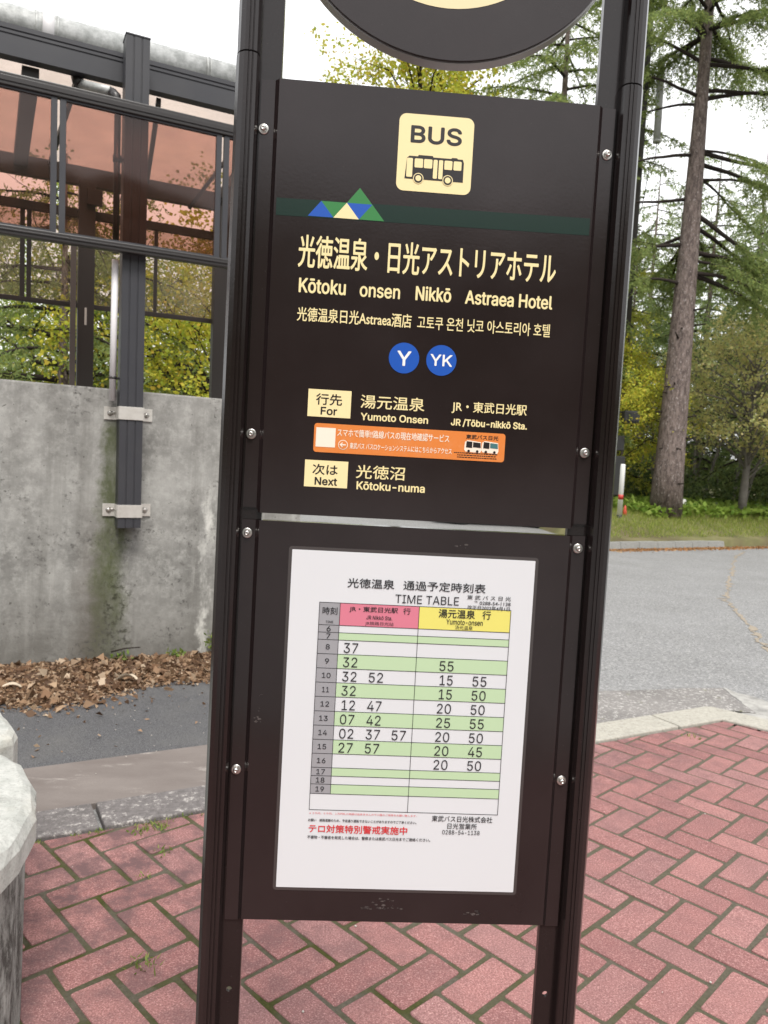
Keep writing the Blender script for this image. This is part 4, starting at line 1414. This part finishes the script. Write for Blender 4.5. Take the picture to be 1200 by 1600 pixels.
# ------------------------------------------------------------------ other larches
def std_limbs(H, n, z0, rs, k=.34, bare=(.1, .25)):
    return [(h, i * 2.4 + rs.uniform(-.4, .4), rs.uniform(-.15, .2), min((H - h) * k + .9, 3.3) + rs.uniform(-.4, .4), rs.uniform(.4, .9), rs.uniform(*bare))
            for i, h in enumerate(np.linspace(z0, H * .97, n))]
rs = np.random.RandomState(5)
tbA, qA = larch_meshes(18, .24, std_limbs(18, 84, 3.0, rs, .36), rs, None, (.125, .033), .105, 4, 1.2)
tA = tree('larch_tree', tbA, qA, [m_bark, m_limb], m_larch, "full green larch behind the sign, its branches showing under the round board", "tree", (5.75, 21.5, .5))
rs = np.random.RandomState(6)
tbB, qB = larch_meshes(14, .2, std_limbs(14, 62, 1.2, rs, .30), rs, None, (.15, .042), .13, 3, 1.2)
tB = tree('larch_tree', tbB, qB, [m_bark, m_limb], m_larch2, "dense green larch at the right edge behind the big bare trunk", "tree", (14.1, 22.3, .6))
def put(src, label, x, y, rz, s, z=.5, group=None, cat=None):
    c = copy_tree(src)
    c.location = (x, y, z); c.rotation_euler = (0, 0, rz); c.scale = (s, s, s)
    c['label'] = label
    if group: c['group'] = group
    elif 'group' in c: del c['group']
    return c
put(tB, "green larch between the big trunk and the right edge, partly in front of the wood", 13.4, 27.5, 1.9, .95)
FL = "dark larch in the wood far behind the verge"
for i, (x, y, rz, s) in enumerate([(9.0, 33, .4, .9), (12.5, 31, 2.2, 1.0), (16.5, 30, 3.9, 1.05), (20, 33, 1.1, 1.1), (14.5, 36, 5., 1.0), (24, 36, 2.7, 1.1), (18, 39, .9, 1.1), (6.0, 36, 3.3, .85), (10.7, 28, 1.4, .75), (15.0, 27, 4.4, .8), (18.5, 27.5, 2.9, .85), (12.8, 41, .2, 1.), (21.5, 29.5, 5.3, .9), (27, 33, .7, 1.1), (8.6, 40, 3.6, .9)]):
    put(tB, FL, x, y, rz, s, .6, "dark larches in the wood")
rs = np.random.RandomState(9)
tbY, qY = larch_meshes(9.5, .15, std_limbs(9.5, 54, 1.2, rs, .34), rs, None, (.12, .036), .11, 4, 1.2)
tY = tree('larch_tree', tbY, qY, [m_bark, m_limb], m_ylarch, "yellowing young larch just left of the big trunk", "tree", (7.7, 23.0, .6))

# ------------------------------------------------------------------ broad-leaved trees
rs = np.random.RandomState(31)
tb, q = leafy_meshes(14.9, .2, 6.0, 3.9, 120, rs, (.13, .09), 260, .62)
tree('maple_tree', tb, q, [m_gbark, m_limb], m_maple, "tall yellow-green maple whose top shows between the posts above the sign panel", "tree", (1.5, 22.5, .4))
rs = np.random.RandomState(33)
tb, q = leafy_meshes(6.0, .12, 1.8, 2.7, 64, rs, (.105, .07), 200, .55)
tree('ochre_tree', tb, q, [m_gbark, m_gbark], m_ochre, "low ochre tree with bare grey branches right of the big trunk", "tree", (11.7, 20.8, .6))
rs = np.random.RandomState(34)
tb, q = leafy_meshes(4.6, .09, .9, 2.0, 44, rs, (.10, .06), 70, .6)
tO2 = tree('ochre_tree', tb, q, [m_gbark, m_gbark], m_ochre, "sparse grey-branched tree with few brownish leaves at the right edge", "tree", (13.6, 20.6, .6))
rs = np.random.RandomState(35)
tb, q = leafy_meshes(4.9, .12, 1.1, 2.3, 60, rs, (.065, .045), 420, .5)
tM = tree('maple_tree', tb, q, [m_gbark, m_limb], m_maple, "yellow-green maple seen through the shelter beside its front post", "tree", (-2.1, 10.8, .0))
rs = np.random.RandomState(36)
tb, q = leafy_meshes(5.7, .15, 1.2, 2.7, 64, rs, (.062, .040), 400, .55)
tG = tree('maple_tree', tb, q, [m_gbark, m_limb], m_maple2, "green maple with dark limbs seen through the left of the shelter", "tree", (-4.7, 12.2, .0))
def put2(src, label, x, y, rz, s, z=.0):
    return put(src, label, x, y, rz, s, z)
put2(tM, "golden maple behind the smoked panels left of the shelter's middle post", -3.6, 14.5, 2.0, .95)
put2(tG, "green maple filling the gap between the shelter's far post and the sign", -1.3, 14.0, 4.0, .80)
put2(tG, "tall green maple rising behind the far rails at the picture's left edge", -7.9, 15.5, 1.0, .95)
put2(tM, "small yellow-green tree left of the big larch, behind the dark boards", 6.9, 20.6, .8, 1.05, .5)
rs = np.random.RandomState(37)
tb, q = larch_meshes(5.3, .11, std_limbs(5.3, 38, 1.0, rs, .50), rs, None, (.075, .022), .09, 4, 1.2)
tree('larch_tree', tb, q, [m_bark, m_limb], m_larch, "feathery green larch low behind the shelter at the left", "tree", (-3.9, 9.6, .0))

# thin bare stems at the edge of the wood, right of the big trunk
rs = np.random.RandomState(41)
def sapling(rs):
    mb = MB()
    H = rs.uniform(3.4, 5.5)
    P = limb_path((0, 0, -.1), rs.uniform(0, 6.28), 1.45, H, rs.uniform(-.1, .25), rs, 8, .05)
    mb.tube([tuple(p) for p in P], list(np.linspace(rs.uniform(.04, .085), .012, len(P))), 7)
    for i in range(9):
        o, d = along(P, np.array([rs.uniform(.3, .95)]))
        B = limb_path(o[0], rs.uniform(0, 6.28), rs.uniform(.1, .8), rs.uniform(.7, 1.8), .5, rs, 5, .12)
        mb.tube([tuple(p) for p in B], list(np.linspace(.018, .004, len(B))), 5, 0, False)
    return mb
protos = [sapling(rs) for _ in range(3)]
first = []
for i in range(16):
    x, y = rs.uniform(9.6, 17.5), rs.uniform(21.2, 27)
    if i < 3:
        o = protos[i].build('bare_sapling', m_gbark); first.append(o)
        tag(o, "thin bare grey stem at the shady edge of the wood", "sapling", "bare stems at the edge of the wood")
    else:
        o = first[i % 3].copy(); COL.objects.link(o)
    o.location = (x, y, .6); o.rotation_euler = (0, 0, rs.uniform(0, 6.28))
# dark undergrowth under the wood
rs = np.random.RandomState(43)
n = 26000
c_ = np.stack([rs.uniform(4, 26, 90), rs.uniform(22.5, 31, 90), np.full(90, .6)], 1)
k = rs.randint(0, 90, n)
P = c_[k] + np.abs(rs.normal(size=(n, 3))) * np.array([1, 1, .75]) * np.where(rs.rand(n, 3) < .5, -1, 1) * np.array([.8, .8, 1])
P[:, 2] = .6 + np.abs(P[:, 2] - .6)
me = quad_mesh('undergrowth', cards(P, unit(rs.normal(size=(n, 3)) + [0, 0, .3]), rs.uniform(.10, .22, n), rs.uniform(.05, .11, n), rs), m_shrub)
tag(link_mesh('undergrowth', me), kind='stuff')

# grass on the verge, broad-leaved ground cover at its right, needles swept along the far kerb
rs = np.random.RandomState(44)
m_grass = leaf_mat("verge_grass", [(.17, .24, .04), (.27, .34, .06), (.36, .39, .10), (.21, .29, .05), (.42, .40, .16)], .5)
n = 60000
e = rs.uniform(-4, 16, n); m_ = rs.uniform(.02, 1, n) ** .8 * 5.6
P = np.array([bp(a, b, bankz(b) - .01) for a, b in zip(e, m_)])
P = P[[not in_lot(q[0], q[1]) for q in P]]; n = len(P)
D = unit(rs.normal(size=(n, 3)) * [.45, .45, .1] + [0, 0, .8])
tag(link_mesh('grass', quad_mesh('grass', cards(P, D, rs.uniform(.06, .19, n), rs.uniform(.008, .018, n), rs), m_grass)), kind='stuff')
m_cover = leaf_mat("ground_cover_leaves", [(.12, .22, .03), (.20, .30, .045), (.26, .34, .07), (.16, .25, .03)], .35)
n = 5200
e = rs.uniform(3.6, 14, n); m_ = 1.9 + rs.uniform(0, 1, n) * 4.0
P = np.array([bp(a, b, bankz(b) + rs.uniform(.06, .30)) for a, b in zip(e, m_)])
D = unit(rs.normal(size=(n, 3)) * [1, 1, .25] + [0, 0, .1])
tag(link_mesh('ground_cover_leaves', quad_mesh('ground_cover', cards(P, D, rs.uniform(.10, .22, n), rs.uniform(.08, .18, n), rs), m_cover)), kind='stuff')
m_ndl = leaf_mat("rusty_needles", [(.30, .13, .04), (.40, .20, .07), (.22, .10, .04), (.45, .30, .15)], .1)
n = 9000
e = rs.uniform(-.4, 14, n); m_ = -.16 - np.abs(rs.normal(size=n)) * .16
P = np.array([bp(a, b, -.016 + rs.uniform(0, .012)) for a, b in zip(e, m_)])
D = unit(rs.normal(size=(n, 3)) * [1, 1, .12])
tag(link_mesh('fallen_needles', quad_mesh('fallen_needles', cards(P, D, rs.uniform(.03, .08, n), rs.uniform(.012, .03, n), rs), m_ndl)), kind='stuff')

# ------------------------------------------------------------------ dead leaves heaped along the concrete wall
def wp(s_, k_, z=0.):
    return np.array([WA[0] + s_ * .9197 - k_ * .3925, WA[1] + s_ * .3925 + k_ * .9197, z])
rs = np.random.RandomState(45)
m_dead = leaf_mat("dead_leaves", [(.07, .04, .025), (.20, .115, .065), (.32, .21, .13), (.12, .065, .036), (.24, .14, .08), (.40, .28, .18), (.16, .09, .05), (.50, .39, .28), (.28, .17, .10)], .12)
n = 26000
s_ = rs.uniform(-1.5, 2.05, n)
w_ = .62 + .16 * np.sin(s_ * 2.1 + 1) + .10 * np.sin(s_ * 5.3)
k_ = -np.abs(rs.uniform(0, 1, n)) ** 1.15 * w_ * rs.uniform(.8, 1.15, n)
hh = np.clip(1 + k_ / w_, 0, 1) ** 1.1 * (.10 + .03 * np.sin(s_ * 4))
P = wp(0, 0)[None, :] + s_[:, None] * np.array([.9197, .3925, 0]) + k_[:, None] * np.array([-.3925, .9197, 0])
P[:, 2] = -.010 + np.interp(np.clip(-k_ / w_, 0, 1.2), [0, .35, .7, 1., 1.2], [.026, .020, .010, -.002, -.006]) + rs.uniform(0, .012, n)
D = unit(rs.normal(size=(n, 3)) * [1, 1, .25])
L = rs.uniform(.014, .048, n) * np.where(rs.rand(n) < .10, 1.6, 1)
L *= rs.choice([.45, .7, .95, 1.3, 1.8], n, p=[.34, .32, .2, .10, .04])
Wd = L * rs.uniform(.25, .8, n)
stray = rs.rand(n) < .012
P[stray] -= np.outer(rs.uniform(.1, .9, stray.sum()), [-.3925, .9197, 0])
P[stray, 2] = -.006
tag(link_mesh('leaf_litter', quad_mesh('leaf_litter', cards(P, D, L, Wd, rs, .9), m_dead)), kind='stuff')
# the heap under the loose leaves
m_mulch = M("rusty_mulch", rough=.95)
m_mulch.color(m_mulch.mix(m_mulch.noise(40, 6, .8), (.04, .022, .013), (.19, .10, .055))).bump(m_mulch.noise(60, 5, .8), 1., .02)
mb = MB()
ss = np.linspace(-3.1, 2.1, 70)
for a in ss:
    w0 = .64 + .16 * math.sin(a * 2.1 + 1) + .10 * math.sin(a * 5.3)
    for j, (f, h_) in enumerate(((0, .024), (.35, .017), (.65, .005), (.88, -.014), (.92, -.03))):
        p = wp(a, -w0 * f + (-.001 if j == 0 else 0), h_ + (rs.uniform(-.006, .006) if j < 3 else 0))
        mb.v.append(tuple(p))
for i in range(len(ss) - 1):
    for j in range(4):
        k = i * 5 + j
        mb.face([k, k + 1, k + 6, k + 5], 0, True)
tag(mb.build('mulch', m_mulch), kind='structure')
# a big pale curl of bark and a few sticks on the heap
m_curl = M("pale_bark", rough=.8)
m_curl.color(m_curl.mix(m_curl.noise(25, 5), (.40, .32, .23), (.62, .54, .43)))
def curl(name, s0, k0, z0, ln, wd, ang, mat, bend=1.):
    mb = MB()
    N_, K_ = 8, 6
    for i in range(N_ + 1):
        t = i / N_
        w__ = wd * math.sin(math.pi * (.12 + .8 * t)) ** .7
        for j in range(K_ + 1):
            a = (j / K_ - .5) * 2.4 * bend
            mb.v.append((ln * (t - .5), w__ * math.sin(a) * .6, w__ * (1 - math.cos(a)) * .55 + .02 * math.sin(4 * t)))
    for i in range(N_):
        for j in range(K_):
            k = i * (K_ + 1) + j
            mb.face([k, k + K_ + 1, k + K_ + 2, k + 1], 0, True)
    o = mb.build(name, mat)
    o.location = wp(s0, k0, z0); o.rotation_euler = (.3, .15, ang)
    return o
tag(curl('bark_curl', .70, -.52, .022, .16, .05, 2.75, m_curl), "pale curled piece of bark lying on the front edge of the dead leaves", "bark")
tag(curl('bark_curl', .08, -.50, .02, .13, .035, .5, m_curl, .6), "whitish scrap of bark in the leaves near the pale stone block", "bark")
mb = MB(); mb.tube([(0, 0, 0), (.09, .012, .008), (.19, .02, .0)], [.007, .006, .004], 6)
o = mb.build('twig', m_limb); o.location = wp(.66, -.10, .095); o.rotation_euler = (0, -.1, .35)
tag(o, "dark twig lying on the leaves at the foot of the mossy streak", "twig")

# small weeds in the joints, along the kerb and at the wall
m_weed = leaf_mat("joint_weeds", [(.10, .17, .03), (.18, .26, .05), (.30, .32, .10), (.13, .20, .03)], .3)
rs = np.random.RandomState(46)
out = []
spots = [(-.575, 1.165, .035, 40), (-.72, 1.98, .04, 60), (-.78, 1.94, .03, 40), (-.66, 1.78, .03, 22), (-.50, 1.98, .03, 26), (1.95, 3.19, .035, 26), (-.36, 1.35, .02, 16), (-.69, 1.62, .02, 18), (-.10, 1.62, .02, 10)]
for i in range(70):
    t = rs.uniform(-.6, 1.2)
    p = kp(t, -.002)
    spots.append((p[0], p[1], .015, rs.randint(4, 12)))
for x, y, r_, n in spots:
    P = np.stack([x + rs.normal(size=n) * r_ * .6, y + rs.normal(size=n) * r_ * .6, np.full(n, -.006)], 1)
    D = unit(rs.normal(size=(n, 3)) * [.6, .6, .1] + [0, 0, .7])
    out.append(cards(P, D, rs.uniform(.010, .034, n) * (r_ / .03) ** .5, rs.uniform(.003, .007, n), rs))
for s0, n in ((1.36, 60), (1.1, 40), (.72, 30)):
    P = np.stack([wp(s0 + a, -.03 - abs(b), .03) for a, b in zip(rs.normal(size=n) * .03, rs.normal(size=n) * .02)])
    P[:, 2] += rs.uniform(0, .16 if s0 > 1.3 else .03, n)
    out.append(cards(P, unit(rs.normal(size=(n, 3)) + [0, 0, .4]), rs.uniform(.02, .05, n), rs.uniform(.012, .025, n), rs))
tag(link_mesh('weeds', quad_mesh('weeds', np.concatenate(out), m_weed)), kind='stuff')
# pebbles and grit
rs = np.random.RandomState(47)
mb = MB()
for i in range(120):
    if i < 60: p = kp(rs.uniform(-.8, 1.3), rs.uniform(.75, 1.9), -.014)
    else: p = kp(rs.uniform(-.3, 4.2), rs.uniform(.02, .8) if i < 95 else rs.uniform(-2, 0), .002)
    r_ = rs.uniform(.0012, .0042)
    mb.lathe([(r_ * .8, 0), (r_, r_ * .4), (r_ * .6, r_ * .9)], p, 'z', 6)
m_grit = M("pale_grit", (.45, .42, .38), .9)
tag(mb.build('gravel', m_grit), kind='stuff')

# dirt-filled crack wandering across the road
mb = MB()
pts = [(9.0, 15.6), (8.2, 14.4), (7.2, 12.7), (6.35, 11.1), (5.5, 9.6), (4.85, 8.4), (4.45, 7.3), (4.05, 6.2), (3.75, 5.5), (3.72, 4.9)]
rs = np.random.RandomState(48)
prev = None
for i in range(len(pts) - 1):
    a, b = np.array(pts[i]), np.array(pts[i + 1])
    for t in np.linspace(0, 1, 14, endpoint=False):
        c_ = a + (b - a) * t + rs.normal(size=2) * .022
        d = unit(b - a); nn_ = np.array([-d[1], d[0]])
        w_ = rs.uniform(.004, .03) if rs.rand() < .85 else .05
        l, r_ = c_ + nn_ * w_, c_ - nn_ * w_
        k = len(mb.v)
        mb.v += [(l[0], l[1], -.018), (r_[0], r_[1], -.018)]
        if prev is not None: mb.face([prev, prev + 1, k + 1, k])
        prev = k
m_crack = M("dirt_filled_crack", rough=.95)
m_crack.color(m_crack.mix(m_crack.noise(14, 5, .8), (.22, .20, .17), (.32, .26, .19)))
tag(mb.build('road_crack', m_crack), kind='structure')

# ------------------------------------------------------------------ things on the far verge
m_wpost = M("white_enamel", (.75, .75, .73), .5)
m_dark = M("dark_board", (.022, .022, .022), .6)
t = empty('marker_post', (6.80, 17.5, .44)); tag(t, "white marker post with a black foot on the verge beside the sign's post", "marker post")
mb = MB(); mb.lathe([(.060, .12), (.060, 1.33), (.05, 1.37), (.0, 1.372)], (0, 0, 0), 'z', 14); mb.build('shaft', m_wpost, t)
mb = MB(); mb.lathe([(.064, -.1), (.064, .12)], (0, 0, 0), 'z', 14); mb.build('foot', m_dark, t)
mb = MB(); mb.lathe([(.0615, .50), (.0615, .62)], (0, 0, 0), 'z', 14); mb.build('reflector_band', M("red_reflector", (.45, .04, .03), .4), t)
t = empty('boundary_stake', (7.12, 18.0, .50)); tag(t, "short red stake in the grass left of the big larch", "stake")
mb = MB(); mb.lathe([(.05, -.05), (.05, .14), (.034, .19), (.03, .26), (.0, .29)], (0, 0, 0), 'z', 8); mb.build('shaft', M("red_paint", (.50, .06, .03), .5), t)
mb = MB(); mb.lathe([(.031, .20), (.031, .235)], (0, 0, 0), 'z', 8); mb.build('collar', m_wpost, t)
t = empty('boundary_stake', (9.70, 20.4, .58)); tag(t, "small white square stake right of the big larch trunk", "stake")
mb = MB(); mb.bevbox(-.075, .075, -.075, .075, -.1, .36, .012); mb.build('shaft', m_wpost, t)
mb = MB(); mb.bevbox(-.066, .066, -.066, .066, .361, .39, .012); mb.build('cap', m_wpost, t)
t = empty('board_post', (7.02, 18.6, .50)); tag(t, "dark post carrying two black boards and a hooded lamp left of the larch trunk", "notice board")
mb = MB(); mb.tube([(-.05, 0, -.2), (-.05, 0, 3.05)], .04, 8); mb.build('post', m_dark, t)
mb = MB(); mb.bevbox(-.22, .20, -.085, -.045, .52, 1.52, .01); mb.bevbox(-.23, .21, -.045, -.041, .50, 1.54, .001); mb.build('board', m_dark, t)
mb = MB(); mb.bevbox(-.20, .155, -.085, -.045, 1.68, 2.06, .01); mb.build('board', m_dark, t)
mb = MB(); mb.tube([(-.05, 0, 2.2), (.10, 0, 2.35), (.24, -.02, 2.42)], .022, 6); mb.build('arm', m_dark, t)
mb = MB(); mb.tube([(-.05, 0, 2.7), (.2, 0, 2.62)], .02, 6); mb.build('arm', m_dark, t)
mb = MB(); mb.bevbox(.08, .50, -.14, .14, 2.42, 2.72, .05); mb.bevbox(.10, .48, -.12, .12, 2.405, 2.419, .004); mb.build('lamp_hood', m_dark, t)
t = empty('dark_pole', (9.43, 20.3, .55)); tag(t, "slim black pole standing against the right side of the larch trunk", "pole")
mb = MB(); mb.tube([(0, 0, -.1), (.0, 0, 3.1)], [.07, .06], 8); mb.build('shaft', m_dark, t)
mb = MB(); mb.lathe([(.062, 3.1), (.066, 3.12), (.05, 3.16)], (0, 0, 0), 'z', 8); mb.build('cap', m_dark, t)
# utility pole with step bolts, cable and a long grey aerial
t = empty('utility_pole', (7.87, 21.0, .5)); tag(t, "tall dark utility pole with step bolts and a grey aerial left of the larch", "utility pole")
mb = MB(); mb.tube([(0, 0, -.2), (.05, 0, 15)], [.15, .11], 12); mb.build('shaft', M("weathered_pole", (.045, .04, .036), .9), t)
for k in range(30):
    z = 3 + k * .4
    mb = MB(); q_ = 1 if k % 2 else -1
    mb.tube([(0.02, 0, z), (q_ * .24 + .03, -.03, z), (q_ * .245 + .03, -.03, z + .04)], .013, 5); mb.build('step_bolt', m_dark, t)
mb = MB(); mb.tube([(.50, -.05, 10.62), (.47, -.05, 12.9)], .10, 12); mb.tube([(.50, -.05, 10.56), (.50, -.05, 10.62)], .11, 12); a = mb.build('aerial', M("aerial_grey", (.5, .51, .51), .6), t)
mb = MB(); mb.tube([(.05, 0, 11.6), (.49, -.05, 11.6)], .03, 6); mb.tube([(.05, 0, 12.5), (.48, -.05, 12.5)], .03, 6); mb.build('bracket', m_dark, a)
mb = MB(); mb.tube([(.50, -.05, 10.56), (.50, -.05, 10.2), (.44, -.05, 9.95), (.36, 0, 9.9), (.30, 0, 9.3), (.22, 0, 8.7), (.14, 0, 8.5)], .012, 5); mb.build('cable', m_dark, a)

# ------------------------------------------------------------------ a parked van behind the sign: its wheels show in the slit between the panels
m_car = M("white_car_paint", (.72, .73, .74), .25, coat=1.)
m_cglass = M("car_glass", (.012, .014, .016), .05)
m_tyre = M("tyre_rubber", (.016, .016, .017), .8)
m_plast = M("black_bumper_plastic", (.02, .02, .021), .55)
van = empty('parked_van', (4.20, 20.15, -.022), R(4)); tag(van, "small white van parked across the road behind the sign, mostly hidden by it", "van")
def side_prism(prof, y0, y1, name, mat, bev=.05):
    bm = bmesh.new()
    vs = [bm.verts.new((x, y0, z)) for x, z in prof]
    f = bm.faces.new(vs)
    e = bmesh.ops.extrude_face_region(bm, geom=[f])
    for v in [g for g in e['geom'] if isinstance(g, bmesh.types.BMVert)]: v.co.y = y1
    bmesh.ops.recalc_face_normals(bm, faces=bm.faces)
    if bev: bmesh.ops.bevel(bm, geom=bm.edges[:], offset=bev, segments=3, affect='EDGES', profile=.5)
    mb = MB(); mb.bm(bm, 0, False)
    return mb.build(name, mat, van)
body = side_prism([(-1.62, .28), (-1.68, .62), (-1.66, 1.05), (-1.50, 1.68), (-1.36, 1.76), (.72, 1.76), (.92, 1.70), (1.38, 1.02), (1.64, .86), (1.70, .55), (1.66, .28)], -.72, .72, 'body', m_car, .06)
for sd in (-1, 1):
    for prof in ([(-1.45, 1.02), (-1.36, 1.58), (-.62, 1.58), (-.62, 1.02)], [(-.54, 1.02), (-.54, 1.58), (.22, 1.58), (.22, 1.02)], [(.30, 1.02), (.30, 1.58), (.80, 1.58), (1.14, 1.02)]):
        y0, y1 = (.715, .726) if sd > 0 else (-.726, -.715)
        side_prism(prof, y0, y1, 'window', m_cglass, .0)
mb = MB(); mb.poly([(.952, -.60, 1.66), (1.375, -.60, 1.07), (1.375, .60, 1.07), (.952, .60, 1.66)]); 
for k, v in enumerate(mb.v): mb.v[k] = (v[0] + .022, v[1], v[2] + .012)
mb.poly([(.962, .60, 1.665), (1.385, .60, 1.075), (1.385, -.60, 1.075), (.962, -.60, 1.665)]); mb.build('windscreen', m_cglass, van)
for x in (-1.66, 1.63):
    mb = MB(); mb.bevbox(x - .06, x + .08, -.735, .735, .22, .50, .03); mb.build('bumper', m_plast, van)
for y in (-.52, .52):
    mb = MB(); mb.bevbox(1.60, 1.70, y - .14, y + .14, .66, .82, .02); mb.build('headlight', M("lamp_glass", (.7, .72, .74), .1), van)
    mb = MB(); mb.bevbox(-1.70, -1.62, y - .09 + (.12 if y > 0 else -.12), y + .09 + (.12 if y > 0 else -.12), .7, 1.02, .02); mb.build('tail_light', M("tail_red", (.4, .02, .02), .2), van)
for x in (-1.10, 1.12):
    for y in (-.66, .66):
        w_ = empty('wheel', (x, y, .285)); w_.parent = van
        mb = MB()
        mb.lathe([(.19, -.085), (.265, -.085), (.285, -.06), (.285, .06), (.265, .085), (.19, .085)], (0, 0, 0), '-y', 28); mb.build('tyre', m_tyre, w_)
        mb = MB(); mb.lathe([(.188, -.08), (.188, .08), (.14, .06), (.05, .088), (.0, .088)] if y < 0 else [(.0, -.088), (.05, -.088), (.14, -.06), (.188, -.08), (.188, .08)], (0, 0, 0), '-y', 20); mb.build('rim', m_steel, w_)
